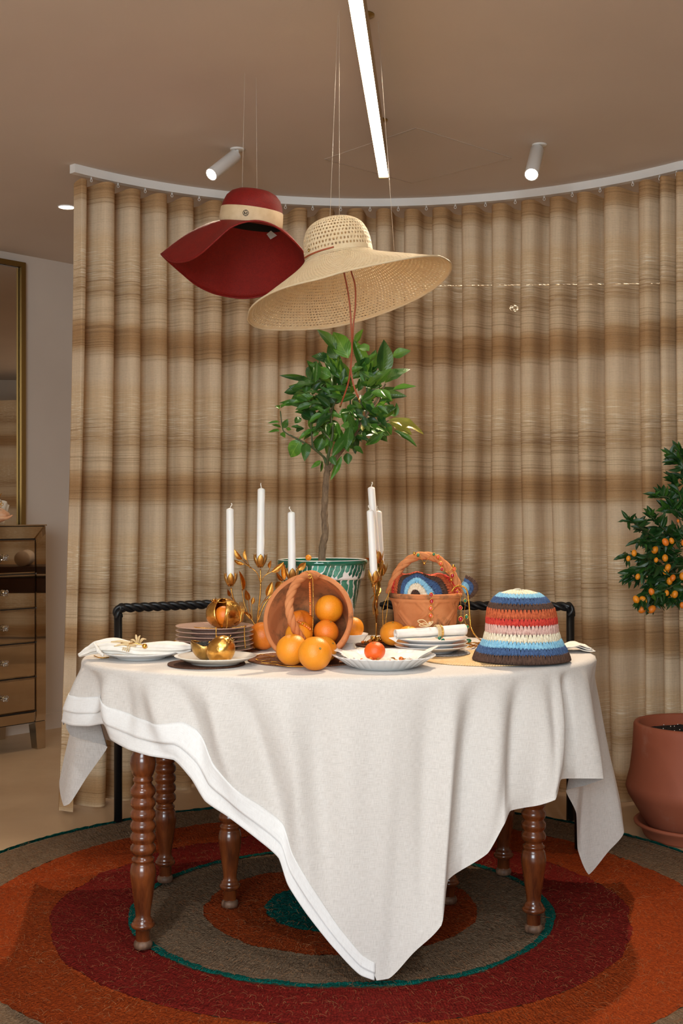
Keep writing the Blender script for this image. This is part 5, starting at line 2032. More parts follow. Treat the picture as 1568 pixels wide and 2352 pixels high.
LV = [(800, 310, 665, 62, 165, 'b'), (700, 240, 530, 52, 95, 'm'), (865, 185, 937, 60, 62, 'm'), (985, 245, 872, 190, 95, 'b'), (965, 450, 835, 150, 120, 'm'), (1105, 462, 1125, 148, 160, 'd'),
      (1190, 300, 1345, 245, 95, 'm'), (1120, 522, 1335, 380, 105, 'm'), (1000, 440, 1040, 240, 115, 'd'), (1095, 560, 900, 420, 80, 'm'), (740, 495, 570, 255, 95, 'm'), (655, 330, 490, 288, 95, 'd'),
      (648, 480, 498, 400, 105, 'b'), (465, 512, 512, 318, 112, 'd'), (445, 505, 200, 465, 55, 'd'), (430, 632, 445, 508, 80, 'm'), (415, 600, 243, 625, 105, 'd'), (430, 725, 192, 690, 60, 'm'),
      (405, 738, 198, 706, 50, 'b'), (445, 690, 310, 640, 60, 'm'), (670, 355, 716, 228, 45, 'b'), (700, 320, 625, 185, 110, 'd'), (655, 560, 510, 478, 80, 'm'), (820, 590, 568, 592, 62, 'm'),
      (835, 635, 610, 632, 72, 'm'), (690, 705, 595, 610, 90, 'd'), (870, 640, 690, 712, 62, 'm'), (1080, 648, 1315, 660, 90, 'd'), (1190, 600, 1395, 575, 60, 'b'), (1080, 690, 1200, 690, 50, 'm'),
      (1010, 705, 910, 655, 62, 'b'), (995, 575, 1112, 548, 50, 'm'), (1060, 640, 985, 600, 60, 'd'), (390, 800, 515, 872, 110, 'd'), (335, 885, 392, 820, 60, 'm'), (455, 765, 582, 740, 62, 'm'),
      (560, 850, 640, 742, 58, 'm'), (605, 788, 748, 830, 52, 'b'), (895, 930, 738, 902, 125, 'b'), (855, 765, 912, 855, 82, 'd'), (958, 862, 1072, 882, 82, 'd'), (1000, 768, 1135, 790, 75, 'm'),
      (1130, 850, 1060, 755, 85, 'm'), (1195, 722, 1128, 840, 95, 'd'), (1215, 830, 1230, 705, 45, 'm'), (1160, 850, 1490, 945, 95, 'y'), (1165, 878, 1372, 982, 95, 'y'), (1205, 948, 1412, 1085, 58, 'm'),
      (1112, 958, 948, 1088, 78, 'm'), (1130, 880, 1190, 992, 62, 'm'), (945, 898, 928, 962, 50, 'y'), (870, 1002, 985, 1030, 45, 'd'), (850, 1092, 942, 1146, 55, 'm'), (770, 1010, 808, 1148, 85, 'b'),
      (792, 1148, 800, 1250, 80, 'm'), (710, 978, 598, 1092, 72, 'b'), (572, 1018, 522, 1142, 112, 'm'), (640, 1040, 652, 1112, 42, 'm'), (492, 938, 358, 1022, 48, 'b'), (380, 1035, 280, 1195, 135, 'b'),
      (432, 1058, 422, 1208, 88, 'm'), (562, 1218, 473, 1282, 42, 'b'), (570, 1215, 562, 1325, 26, 'd'), (742, 1175, 645, 1392, 55, 'b'), (650, 1175, 690, 1255, 62, 'm'), (590, 880, 722, 878, 42, 'm'),
      (300, 920, 402, 922, 36, 'm'), (340, 950, 410, 930, 60, 'd'), (230, 930, 270, 850, 58, 'm'), (215, 970, 247, 1012, 45, 'b'), (200, 880, 95, 893, 26, 'b'), (210, 928, 122, 905, 24, 'b'), (200, 952, 102, 962, 30, 'b'),
      (202, 752, 165, 738, 32, 'b'), (208, 748, 250, 735, 36, 'b'), (300, 945, 252, 930, 30, 'b'), (690, 650, 590, 700, 80, 'd'), (785, 752, 872, 738, 46, 'm'), (740, 800, 822, 780, 52, 'm'), (540, 962, 490, 1002, 40, 'b'),
      (540, 872, 552, 798, 30, 'b'), (1240, 900, 1285, 960, 70, 'd'), (480, 640, 562, 520, 60, 'd'), (600, 520, 500, 600, 50, 'd')]
for x0, y0, x1, y1, w, tn in LV:
    d0 = random.uniform(-0.07, 0.02) + (0.03 if tn == 'd' else 0)
    d1 = d0 + random.uniform(-0.03, 0.03)
    put_leaf(tree, Z4(x0, y0, d0), Z4(x1, y1, d1), w * 1.12 * 0.2615 * TY / F, tn, (random.uniform(-.45, .45), -1.0, random.uniform(0.0, 0.7)))
for _ in range(165):
    a = random.random() * 2 * PI; rr = math.sqrt(random.random())
    x0, y0 = 780 + 330 * rr * math.cos(a), 690 + 330 * rr * math.sin(a)
    a2 = a + random.uniform(-1.2, 1.2)
    L = random.uniform(110, 215)
    dd = random.uniform(0.0, 0.16) if _ < 95 else random.uniform(-0.10, 0.03)
    put_leaf(tree, Z4(x0, y0, dd), Z4(x0 + L * math.cos(a2), y0 + L * math.sin(a2), dd + random.uniform(-.04, .04)), L * random.uniform(0.4, 0.55) * 0.2615 * TY / F, random.choice('ddmm' if _ < 95 else 'mmbd'),
             (random.uniform(-.6, .6), -1, random.uniform(0, 1.2)))
M_petal = mat('white_petal', (240, 236, 220), 0.5)
obj('blossom', join(ball(Z4(908, 655, -.07), (0.0035, 0.003, 0.006), 10, 8), ball(Z4(905, 690, -.07), (0.002, 0.002, 0.005), 8, 6)), M_petal, tree)
orange(P(708, 1281, 3.768), 0.0095, 'tiny orange fruit lying on the rim of the green painted pot', M_orange, name='kumquat', cat='kumquat')

# ------------------------------------------------------------------ candelabra and candles
GY = 3.72
GB = Vector(((590 - CX) / F * GY, GY, CT))


def G4(x, y, dY=0.0):
    return P(370 + 0.3189 * x, 1050 + 0.3189 * y, GY + dY)


cand = thing('candelabra', 'gold three-armed candelabra of flowering branches, left of the tipped basket', 'candelabra', GB, group='gold candelabras')
def gtube(nm, pts, r0, r1, par):
    q = spline(pts, 26)
    return obj(nm, tube(q, [r0 + (r1 - r0) * i / 25 for i in range(26)], 8), M_gold, par)


peb = [ball(GB + Vector((0.020 * math.cos(a) * s, 0.020 * math.sin(a) * s, 0.006 + 0.008 * hsh(a))), 0.0058, 8, 6) for a, s in [(i * 0.9, 0.45 + 0.55 * hsh(i)) for i in range(16)]]
obj('pebble_base', join(lathe([(0, 0), (0.024, 0), (0.022, 0.004), (0.008, 0.010), (0.004, 0.02), (0, 0.02)], 24, GB), *peb), M_gold, cand)
st = gtube('stem', [GB + Vector((0, 0, 0.012)), G4(688, 1260), G4(697, 1130), G4(712, 1000), G4(716, 900), G4(714, 805)], 0.0032, 0.0022, cand)
gtube('arm', [G4(690, 1235), G4(650, 1170), G4(585, 1105), G4(525, 1030, -.005), G4(502, 940, -.005)], 0.0028, 0.0021, cand)
gtube('arm', [G4(690, 1200), G4(745, 1060, .0), G4(830, 960, .0), G4(920, 925, .0), G4(942, 905, .0)], 0.0028, 0.0021, cand)
GL = [mesh_data('gold_leaf', *leaf_vf(fo, cu, 0.6), M_gold) for fo, cu in ((0.45, 0.2), (0.6, -0.1))]


def gold_leaf(par, base, tip, w):
    o = put_leaf(par, base, tip, w, 'm', (random.uniform(-.6, .6), -1, random.uniform(-.2, .5)), None, 'gold_leaf')
    o.data = random.choice(GL)
    return o


twigs = [[(716, 910), (690, 835), (640, 790), (580, 735)], [(640, 790), (600, 770)], [(640, 800), (618, 740)], [(716, 905), (745, 855), (795, 825)], [(760, 845), (783, 800)], [(703, 1110), (735, 1040), (790, 1015)],
         [(735, 1045), (762, 1000)], [(645, 1165), (603, 1070), (580, 955)], [(655, 1175), (650, 1060)], [(650, 1170), (635, 1090), (630, 1030)], [(530, 1040), (495, 1000)], [(860, 950), (885, 890)], [(870, 950), (860, 880)],
         [(900, 925), (985, 810)]]
for tw in twigs:
    gtube('twig', [G4(*p, random.uniform(-.01, .01)) for p in tw], 0.0016, 0.0010, cand)
for b0, t0, w in (((582, 738), (525, 668), 42), ((618, 745), (597, 662), 32), ((600, 772), (516, 740), 30), ((792, 828), (880, 752), 48), ((782, 802), (795, 742), 30), ((760, 1005), (800, 898), 58), ((788, 1018), (850, 980), 30),
                  ((585, 965), (555, 815), 36), ((630, 1032), (608, 952), 44), ((652, 1062), (662, 1008), 32), ((497, 1002), (478, 948), 26), ((880, 892), (828, 824), 32), ((888, 885), (880, 758), 42), ((880, 905), (815, 945), 55),
                  ((980, 812), (1045, 758), 52), ((650, 1170), (590, 1110), 30)):
    z = random.uniform(-.012, .012)
    gold_leaf(cand, G4(*b0, z), G4(*t0, z + random.uniform(-.012, .012)), w * 0.3189 * GY / F)
M_petalgold = mat('brushed_petal_gold', (176, 134, 78), 0.42, 1.0, c2=(220, 166, 84), ns=60, bump=0.3, bs=140, stretch=(1, 1, 0.2))


def cup(c, par):
    """tulip-shaped candle cup of five petals"""
    cu = obj('candle_cup', lathe([(0, -0.003), (0.006, -0.002), (0.012, 0.004), (0.0155, 0.012), (0.015, 0.02), (0.0128, 0.02), (0.0128, 0.006), (0, 0.005)], 20, c), M_gold, par)
    for i in range(5):
        a0 = -PI / 2 + i * 2 * PI / 5 + 0.1
        V_ = []
        for j in range(8):
            f = j / 7
            w = 0.62 * math.sin(PI * min(0.999, 0.14 + 0.86 * f)) ** 0.8 if j < 7 else 0.0
            r = 0.007 + 0.0135 * math.sin(min(1, f * 1.35) * PI / 2) - 0.0015 * max(0, f - 0.7) + 0.004 * max(0, f - .8)
            for k_ in range(5):
                a = a0 + (k_ - 2) / 2 * w
                V_.append(c + Vector((r * math.cos(a), r * math.sin(a), -0.002 + 0.042 * f)))
        o = obj('petal', (V_, grid_faces(5, 8)), M_petalgold, cu)
        solidify(o, 0.001, 0)
    return cu


cups = [G4(500, 925, -.005), G4(714, 790), G4(942, 890, .0)]
for c_ in cups:
    cup(c_, cand)
RB = Vector(((864 - CX) / F * 3.86, 3.86, CT + 0.0042))
cand2 = copy_tree(cand)
cand2.location = RB
cand2.rotation_euler = (0, 0, math.radians(80))
cand2['label'] = 'gold three-armed candelabra seen edge-on, left of the upright carved basket'
M_wax = mat('white_wax', (240, 238, 232), 0.4, spec=0.4, sub=0.12)
M_wick = mat('cotton_wick', (236, 228, 214), 0.8)


def candle(base, top, label, lean_=(0.003, 0.0)):
    base, top = Vector(base), Vector(top)
    ax_ = (top - base)
    L = ax_.length
    root = obj('taper_candle', lathe([(0, 0), (0.0118, 0), (0.0120, 0.01), (0.0116, L - 0.008), (0.0108, L - 0.0035), (0.004, L), (0, L + 0.0006)], 24, base, ax_ / L), M_wax, base=base)
    tag(root, label, 'candle', 'white taper candles')
    q = [top + Vector((0, 0, -0.001)), top + Vector((lean_[0] * 0.5, 0, 0.006)), top + Vector((lean_[0], lean_[1], 0.011)), top + Vector((lean_[0] * 0.6, lean_[1], 0.015))]
    obj('wick', join(*rope(spline(q, 12), 0.0016, 2, 2, 6, rs=0.0010)), M_wick, root)
    return root


up6 = Vector((0, 0, 0.0055))
candle(cups[0] + up6, P(528, 1167, GY - .005), 'leftmost white candle, in the low left cup of the left candelabra', (0.006, 0))
candle(cups[1] + up6, P(600, 1121, GY), 'tall white candle in the middle cup of the left candelabra', (-0.002, 0))
candle(cups[2] + up6, P(669, 1175, GY), 'white candle in front of the painted pot, rising behind the tipped basket handle', (-0.007, 0))
Rz = Matrix.Rotation(math.radians(80), 3, 'Z')
c2s = [RB + Rz @ (c_ - GB) for c_ in cups]
candle(c2s[1] + up6, P(852, 1118, c2s[1].y), 'tallest white candle of the right candelabra', (0.004, 0))
candle(c2s[0] + up6, P(850, 1171, c2s[0].y + 0.003), 'leaning white candle nearest the camera on the right candelabra', (-0.006, 0))
candle(c2s[2] + up6, P(868, 1173, c2s[2].y), 'white candle farthest back on the right candelabra', (-0.004, 0))

# ------------------------------------------------------------------ golden pomegranates
m = NT('hammered_gold')
v = m.coord('Object')
m.set(color=m.ramp(m.noise(v, 26, 5), [(0.3, s2l((214, 158, 74))), (0.7, s2l((240, 192, 108)))]), metal=1.0, rough=m.ramp(m.noise(v, 40, 4), [(0.3, 0.16), (0.7, 0.34)]))
m.bump(m.noise(v, 170, 4), 0.35, 0.002)
M_hgold = m.m
M_oldgold = mat('aged_gold', (168, 134, 76), 0.3, 1.0, c2=(196, 158, 92), ns=40, bump=0.4, bs=240)


def pom_crown(nm, c, axis, r, mt, par):
    """ragged little crown of a pomegranate"""
    c = Vector(c)
    x, y, a = axes_for(axis)
    parts = [lathe([(r * 0.5, 0), (r * 0.62, r * 0.5), (r * 0.5, r * 0.5), (r * 0.4, 0.0)], 14, c, a)]
    for i in range(6):
        t = i * PI / 3
        d = x * math.cos(t) + y * math.sin(t)
        s = a.cross(d)
        b = c + d * r * 0.55 + a * r * 0.45
        tp = b + d * r * 0.6 + a * r * 0.9
        parts.append(([b - s * r * .32, b + s * r * .32, tp, b - s * r * .32 + d * r * .15, b + s * r * .32 + d * r * .15, tp + d * .0008], [(0, 1, 2), (5, 4, 3), (0, 3, 4, 1), (1, 4, 5, 2), (2, 5, 3, 0)]))
    return obj(nm, join(*parts), mt, par)


OP = Vector(((514 - CX) / F * 3.565, 3.565, PZ_TOP + 0.0090 + 0.0425))
op = thing('pomegranate_ornament', 'open gold pomegranate with an orange inside, standing on the pink plate stack', 'ornament', OP)
R_ = 0.0505


def open_shell(nm, t0, t1):
    """part of a ball between two meridians; the near gap narrows to nothing at the foot"""
    V_ = []
    NU_, NV_ = 30, 20
    for j in range(NV_):
        ph = 0.20 + (PI - 0.23) * j / (NV_ - 1)
        g = 0.55 * max(0.0, 1 - j / (NV_ - 3)) ** 0.8
        a0, a1 = t0 + (g if t0 > -PI else 0), t1 - g * 0.9
        for i in range(NU_):
            th = a0 + (a1 - a0) * i / (NU_ - 1)
            k_ = 1 + 0.03 * (vnoise(th * 3, ph * 4, 2) - 0.5)
            V_.append(OP + Vector((R_ * 1.02 * k_ * math.sin(ph) * math.cos(th), R_ * k_ * math.sin(ph) * math.sin(th), 0.0425 * k_ * math.cos(ph))))
    o = obj(nm, (V_, grid_faces(NU_, NV_)), M_hgold, op)
    solidify(o, 0.0022, 1)
    return o


open_shell('left_shell', -PI * 1.5, -PI / 2 - 0.02) if False else None
gf = -PI / 2 - 0.12          # the gap faces the camera


def half(nm, sgn):
    V_ = []
    NU_, NV_ = 34, 22
    for j in range(NV_):
        f = j / (NV_ - 1)
        ph = 0.18 + (PI - 0.20) * f
        g = 0.46 * max(0.0, 1 - f * 1.06) ** 0.75
        for i in range(NU_):
            th = gf + sgn * (g + (PI - g) * i / (NU_ - 1))
            k_ = 1 + 0.035 * (vnoise(th * 3 + 9, ph * 4, 2) - 0.5)
            V_.append(OP + Vector((R_ * 1.02 * k_ * math.sin(ph) * math.cos(th), R_ * k_ * math.sin(ph) * math.sin(th), 0.0425 * k_ * math.cos(ph))))
    Fc_ = grid_faces(NU_, NV_)
    if sgn < 0:
        Fc_ = [f_[::-1] for f_ in Fc_]
    o = obj(nm, (V_, Fc_), M_hgold, op)
    solidify(o, 0.0022, -1)
    return o


half('shell_half', 1)
half('shell_half', -1)
pom_crown('crown', OP + Vector((-0.026, -0.012, 0.034)), (-0.35, -0.1, 0.9), 0.0085, M_gold, op)
obj('side_loops', join(*[tube([OP + Vector((0.047 + 0.004 * i, -0.018 + 0.008 * i, 0.034)), OP + Vector((0.054 + 0.003 * i, -0.02 + .008 * i, 0.01)), OP + Vector((0.05 + .002 * i, -0.018 + .008 * i, -0.022)), OP + Vector((0.036, -0.02, -0.034))], 0.0014, 6) for i in range(3)]), M_gold, op)


def chain(nm, pts, r, mt, par, n=None):
    """twisted metal chain of two fine strands with beads of the links"""
    L = sum((Vector(b) - Vector(a)).length for a, b in zip(pts, pts[1:]))
    n = n or max(16, int(L / 0.0012))
    return obj(nm, join(*rope(spline(pts, n), r, 2, L / (r * 5.0), 5, rs=r * 0.62)), mt, par)


chain('carry_chain', [OP + Vector((-0.022, -0.020, 0.036)), OP + Vector((0.0, -0.026, 0.034)), OP + Vector((0.030, -0.02, 0.036)), OP + Vector((0.030, -0.034, 0.022)), OP + Vector((0.016, -0.052, 0.0)), OP + Vector((0.014, -0.052, -0.030)),
                      OP + Vector((0.012, -0.054, -0.041))], 0.0013, M_gold_bright, op)
sz = PZ_TOP
def rimpt(px, dz=0.0, dr=0.0):
    x = (px - CX) / F * 3.47
    r = 0.1155 + dr
    yy = 3.575 - math.sqrt(max(1e-6, r * r - (x + 0.372) ** 2))
    return Vector((x, yy, sz + 0.0175 + dz))


for pxs, lab_n in ((497, 'hang_chain'), (559, 'hang_chain')):
    a_ = rimpt(pxs, 0.001)
    chain(lab_n, [OP + Vector(((pxs - 514) * 0.0006, -0.050, -0.0385)), a_ + Vector((0, 0.02, -0.002)), a_ + Vector((0, 0.001, 0.0015)), rimpt(pxs, -0.006, 0.002), rimpt(pxs, -0.03, 0.002), rimpt(pxs + 2, -0.062 if pxs > 500 else -0.02, 0.002)], 0.0016, M_gold_bright, op)
chain('lying_chain', [OP + Vector((-0.082, -0.042, -0.036)), OP + Vector((-0.06, -0.055, -0.0375)), OP + Vector((-0.035, -0.057, -0.0385)), OP + Vector((-0.01, -0.056, -0.039))], 0.0015, M_gold_bright, op)
orange(OP + Vector((0.002, -0.018, -0.005)), 0.0290, 'deep orange fruit inside the open gold pomegranate', M_deep, stem=(0, 0.7, 0.7))

# the two on the cream plate
GC = Vector(((507 - CX) / F * 3.285, 3.285, CT + 0.0041 + 0.008 + 0.0325))
gp = thing('pomegranate_ornament', 'shiny closed gold pomegranate lying on its side on the cream plate', 'ornament', GC)
gax = Vector((0.55, -0.30, 0.62)).normalized()


def pomf(th, ph):
    return 1 + 0.02 * math.cos(5 * th) * math.sin(ph) - 0.05 * math.exp(-(ph / 0.3) ** 2)


obj('body', ball(GC, (0.0385, 0.0365, 0.042), 40, 26, pomf, gax), M_hgold, gp)
pom_crown('crown', GC + gax * 0.0385, gax, 0.0085, M_oldgold, gp)
LC = Vector(((470 - CX) / F * 3.325, 3.325, CT + 0.0041 + 0.008 + 0.037))
lp = thing('pomegranate_ornament', 'half gold pomegranate cup filled with black beads on the cream plate', 'ornament', LC)
V_ = []
for j in range(16):
    ph = PI / 2 - 0.15 + (PI / 2 + 0.1) * j / 15
    for i in range(40):
        th = 2 * PI * i / 40
        up = 0.012 * max(0, -math.cos(th)) * (1 - j / 15)
        r_ = 0.037 * math.sin(min(ph, PI - 0.02))
        V_.append(LC + Vector((r_ * math.cos(th), r_ * math.sin(th), 0.037 * math.cos(ph) + up)))
o_ = obj('cup', (V_, [f_[::-1] for f_ in grid_faces(40, 16, wrap_u=True)]), M_oldgold, lp)
solidify(o_, 0.0025, 0)
M_jet = mat('jet_bead', (14, 14, 20), 0.12)
beads = []
for i in range(150):
    a = i * 2.39996
    r_ = 0.031 * math.sqrt((i + 0.5) / 150)
    beads.append(ball(LC + Vector((r_ * math.cos(a), r_ * math.sin(a), 0.005 + 0.006 * (1 - (r_ / 0.031) ** 2) + 0.0015 * hsh(i))), 0.0026, 7, 5))
obj('jet_beads', join(*beads), M_jet, lp, kind='stuff')
obj('gold_charm', join(*[ball(LC + Vector((0.014 + 0.002 * i, -0.022, 0.0135 + 0.002 * hsh(i))), 0.002, 7, 5) for i in range(4)]), M_gold_bright, lp)
# ------------------------------------------------------------------ napkins
M_nap = mat('white_linen_napkin', (238, 232, 222), 0.85, c2=(230, 222, 210), ns=40, bump=0.25, bs=700, bd=0.001, spec=0.15, sheen=0.2)
M_raffia = mat('raffia_ribbon', (226, 200, 154), 0.6, c2=(206, 176, 126), ns=80, stretch=(1, 1, 6))


def gathered(pts, radii, flat, pleats, depth, n=64, m_=60, seed=0, zmin=None):
    """gathered cloth: pleated cross-sections along a path; flat squashes upright"""
    q = spline(pts, m_)
    V = []
    for i, p in enumerate(q):
        f = i / (m_ - 1)
        u = f * (len(radii) - 1)
        k = min(int(u), len(radii) - 2)
        t = u - k
        t = t * t * (3 - 2 * t)
        R = radii[k] + (radii[k + 1] - radii[k]) * t
        fl = flat[k] + (flat[k + 1] - flat[k]) * t
        d = (q[min(i + 1, m_ - 1)] - q[max(i - 1, 0)]).normalized()
        s = d.cross(Vector((0, 0, 1))).normalized()
        w = s.cross(d)
        for j in range(n):
            th = 2 * PI * j / n
            pl = 1 + depth * math.sin(pleats * th + 2.5 * math.sin(f * 5 + seed)) + depth * 0.8 * (vnoise(3 * math.cos(th) + seed, 3 * math.sin(th) + f * 5, seed) - 0.5)
            v = p + s * (R * pl * math.cos(th)) + w * (R * fl * pl * math.sin(th))
            if zmin is not None:
                v.z = max(v.z, zmin(v) if callable(zmin) else zmin)
            V.append(v)
    Fc = grid_faces(n, m_, wrap_u=True) + [tuple(range(n))[::-1], tuple((m_ - 1) * n + j for j in range(n))]
    return V, Fc


LPX, LPY = -0.570, 3.475
def plate_top(v):
    r = math.hypot(v.x - LPX, v.y - LPY)
    if r > 0.118:
        return CT + 0.001 if r > 0.13 else CT + 0.001 + 0.0205 * (0.13 - r) / 0.012
    return CT + 0.0095 + max(0.0, (r - 0.07) / 0.045) * 0.0125


NY = 3.45
np_ = [P(182, 1505, 3.46), P(205, 1494, 3.455), P(228, 1486, NY), P(258, 1484, NY), P(288, 1488, NY - .01), P(312, 1494, NY - .01), P(345, 1492, NY - .01), P(380, 1490, NY), P(412, 1489, NY), P(438, 1488, NY + .005)]
nap = thing('napkin', 'white linen napkin tied with raffia and a gold bead on the left plate', 'napkin', (LPX, LPY, CT + 0.02))
obj('cloth', gathered(np_, [0.008, 0.014, 0.024, 0.036, 0.031, 0.021, 0.029, 0.034, 0.030, 0.012], [0.7, 0.85, 0.75, 0.62, 0.60, 0.80, 0.62, 0.55, 0.55, 0.8], 8, 0.13, seed=3, zmin=plate_top), M_nap, nap)
fold = []
for k in range(4):
    a = P(216 + 4 * k, 1478 + 6 * k, NY - .028); b = P(224 + 4 * k, 1498 + 3 * k, NY - .034)
    fold.append(tube(spline([a, (a + b) / 2 + Vector((0.004, -0.004, 0)), b], 10), 0.0035, 7))
obj('fold_edges', join(*fold), M_nap, nap)
rb_ = []
for k in range(4):
    t = 0.004 * k
    c_ = P(286 + 4.5 * k, 1491, NY - .012)
    rb_.append(tube([c_ + Vector((0.004 * math.sin(a), -0.029 * math.cos(a), 0.0185 * math.sin(a) + 0.002)) for a in [PI * (-0.1 + 1.2 * s / 18) for s in range(19)]], 0.0018, 6))
for (x0, y0, x1, y1, w) in ((312, 1482, 255, 1474, 0.004), (312, 1484, 262, 1484, 0.004), (316, 1480, 312, 1458, 0.004), (318, 1478, 322, 1460, 0.003), (320, 1480, 330, 1466, 0.002), (322, 1478, 336, 1468, 0.002), (316, 1480, 300, 1470, 0.003)):
    p, q = P(x0, y0, NY - .03), P(x1, y1, NY - .035)
    mid_ = (p + q) / 2 + Vector((0, -0.006, 0.006))
    rb_.append(tube(spline([p, mid_, q], 12), [w * 0.35 + w * 0.65 * math.sin(PI * i / 11) * .8 + 0.0003 for i in range(12)], 6))
obj('raffia_tie', join(*rb_), M_raffia, nap)
obj('gold_bead', ball(P(332, 1484, NY - .040), 0.0072, 18, 12), M_gold_bright, nap)
obj('gold_twig', join(tube(spline([P(290, 1482, NY - .035), P(305, 1477, NY - .042), P(330, 1482, NY - .042)], 12), 0.0014, 6), tube(spline([P(282, 1480, NY - .035), P(278, 1476, NY - .035), P(286, 1479, NY - .04)], 8), 0.0016, 6)), M_gold, nap)

# rolled napkin on the stack
RZ = CT + 0.0083 + 0.0118 * 2 + 0.0205
rn = thing('napkin', 'rolled white napkin with a raffia bow and green stone on the stacked plates', 'napkin', (0.262, 3.52, RZ))
ra, rb2 = P(908, 1478, 3.50), P(1068, 1454, 3.55)
ra.z, rb2.z = max(ra.z, RZ + 0.013), RZ + 0.021
parts = []
V_ = []
NT2, NL = 90, 26
for i in range(NL):
    f = i / (NL - 1)
    c_ = ra.lerp(rb2, f)
    d = (rb2 - ra).normalized(); s = d.cross(Vector((0, 0, 1))).normalized(); w = s.cross(d)
    R = 0.0145 + 0.006 * f + 0.004 * max(0, 0.25 - f) * 4 * 0.5
    if 0.5 < f < 0.68:
        R *= 0.92
    for j in range(NT2):
        g = j / (NT2 - 1)
        th = 2 * PI * 2.6 * g + 1.2
        rr = R * (0.35 + 0.65 * g) * (1 + 0.05 * (vnoise(th * 0.8, f * 4, 5) - 0.5) * 2)
        V_.append(c_ + s * (rr * 1.25 * math.cos(th)) + w * (rr * 0.9 * math.sin(th)))
o_ = obj('cloth', (V_, grid_faces(NT2, NL)), M_nap, rn)
solidify(o_, 0.0010, 0)
obj('corner', (lambda a: ([a, a + Vector((0.020, -0.006, -0.010)), a + Vector((0.030, 0.002, 0.004)), a + Vector((0.0, 0.002, 0.0015)), a + Vector((0.020, -0.004, -0.0085)), a + Vector((0.030, 0.004, 0.0055))], [(0, 1, 2), (5, 4, 3), (0, 3, 4, 1), (1, 4, 5, 2), (2, 5, 3, 0)]))(P(893, 1466, 3.50)), M_nap, rn, False)
bx = ra.lerp(rb2, 0.58)
d = (rb2 - ra).normalized(); s = d.cross(Vector((0, 0, 1))).normalized(); w = s.cross(d)
ring_ = [tube([bx + d * (0.004 * k) + s * (0.0245 * math.cos(t)) + w * (0.0185 * math.sin(t)) for t in [2 * PI * q / 28 for q in range(28)]], 0.0016, 6, closed=True) for k in range(4)]
tp0 = bx + w * 0.018 - d * 0.02
for dx, dz, wd in ((-0.034, 0.014, 0.010), (-0.030, 0.002, 0.007), (0.010, 0.012, 0.005)):
    e = tp0 + Vector((dx, -0.004, dz))
    ring_.append(tube(spline([tp0, tp0.lerp(e, .5) + Vector((0, 0, wd)), e, tp0.lerp(e, .5) - Vector((0, 0, wd * .5)), tp0], 20), 0.0014, 6))
obj('raffia_bow', join(*ring_), M_raffia, rn)
obj('gold_band', join(*[tube([bx + d * (0.011 + 0.003 * k) + s * (0.0250 * math.cos(t)) + w * (0.019 * math.sin(t)) for t in [2 * PI * q / 28 for q in range(28)]], 0.0014, 6, closed=True) for k in (0, 1)]), M_gold_bright, rn)


def gem_mat(name, c, rough=0.08):
    m = NT(name)
    m.set(color=s2l(c), rough=rough, spec=0.7, coat=0.6)
    return m.m


GEM = {'red': gem_mat('red_stone', (170, 18, 40)), 'green': gem_mat('green_stone', (14, 104, 76)), 'coral': gem_mat('coral_stone', (226, 96, 58)), 'pale': gem_mat('pale_stone', (236, 204, 186), 0.2),
       'amber': gem_mat('amber_bead', (226, 118, 44), 0.15), 'gold': M_gold_bright}
for q in (P(1009, 1464, 3.515), P(1017, 1472, 3.512)):
    obj('green_stone', ball(q, (0.006, 0.005, 0.0075), 12, 8), GEM['green'], rn)

# napkin in the scalloped plate
SP = Vector((0.1135, 3.275, CT))
sn = thing('napkin', 'crumpled white napkin spread in the scalloped plate under the tangerine', 'napkin', SP + Vector((0, 0, 0.012)))
V_ = []
NR_, NA_ = 26, 120
for j in range(NR_ + 1):
    f = j / NR_
    for i in range(NA_):
        t = 2 * PI * i / NA_
        # two long ends rise over the rim, left and right
        ends = math.exp(-((((t - 0.15 + PI) % (2 * PI)) - PI) / 0.38) ** 2) + 0.95 * math.exp(-((((t - PI * 0.93 + PI) % (2 * PI)) - PI) / 0.34) ** 2)
        r = f * (0.098 + 0.052 * ends + 0.006 * math.sin(5 * t))
        base = 0.0105 + max(0.0, r - 0.075) / 0.063 * 0.0265
        wr = 0.010 * abs(vnoise(r * 34 + 3, t * 3.2, 7) - 0.5) * 2 + 0.006 * (0.5 + 0.5 * math.sin(t * 11 + r * 50)) * f
        z = base + 0.0015 + wr * min(1, f * 1.6) + 0.007 * ends * max(0, f - 0.6) * 2
        if math.hypot(r * math.cos(t) + 0.0247, r * math.sin(t) + 0.013) < 0.03:
            z = min(z, 0.0155)
        V_.append(SP + Vector((r * math.cos(t), r * math.sin(t) * 0.93, z)))
o_ = obj('cloth', (V_, grid_faces(NA_, NR_ + 1, wrap_u=True)), M_nap, sn)
solidify(o_, 0.0010, 1)
# folded napkin behind the hat
fn = thing('napkin', 'folded white napkin at the right table edge behind the crochet hat', 'napkin', P(1310, 1490, 3.63))
V_ = []
fz = CT + 0.0005
f0, f1 = T(1262, 1490, fz), T(1352, 1491, fz)
for lay in range(3):
    V_ = []
    for j in range(14):
        for i in range(26):
            g, h = i / 25, j / 13
            x = f0.x + (f1.x - f0.x) * g
            y = 3.60 + 0.10 * h
            z = fz + 0.003 + 0.006 * lay + 0.012 * math.exp(-((g - 0.45 - 0.1 * lay) / 0.22) ** 2) * (1 - 0.4 * lay * 0.3) + 0.004 * vnoise(g * 6 + lay * 5, h * 4, lay) - 0.002 * lay * g
            z = max(fz + 0.0015 + 0.0035 * lay, z)
            V_.append(Vector((x - 0.006 * lay * (g - .2), y + 0.006 * math.sin(g * 6 + lay), z)))
    o_ = obj('fold_layer', (V_, grid_faces(26, 14)), M_nap, fn)
    solidify(o_, 0.0018, -1)

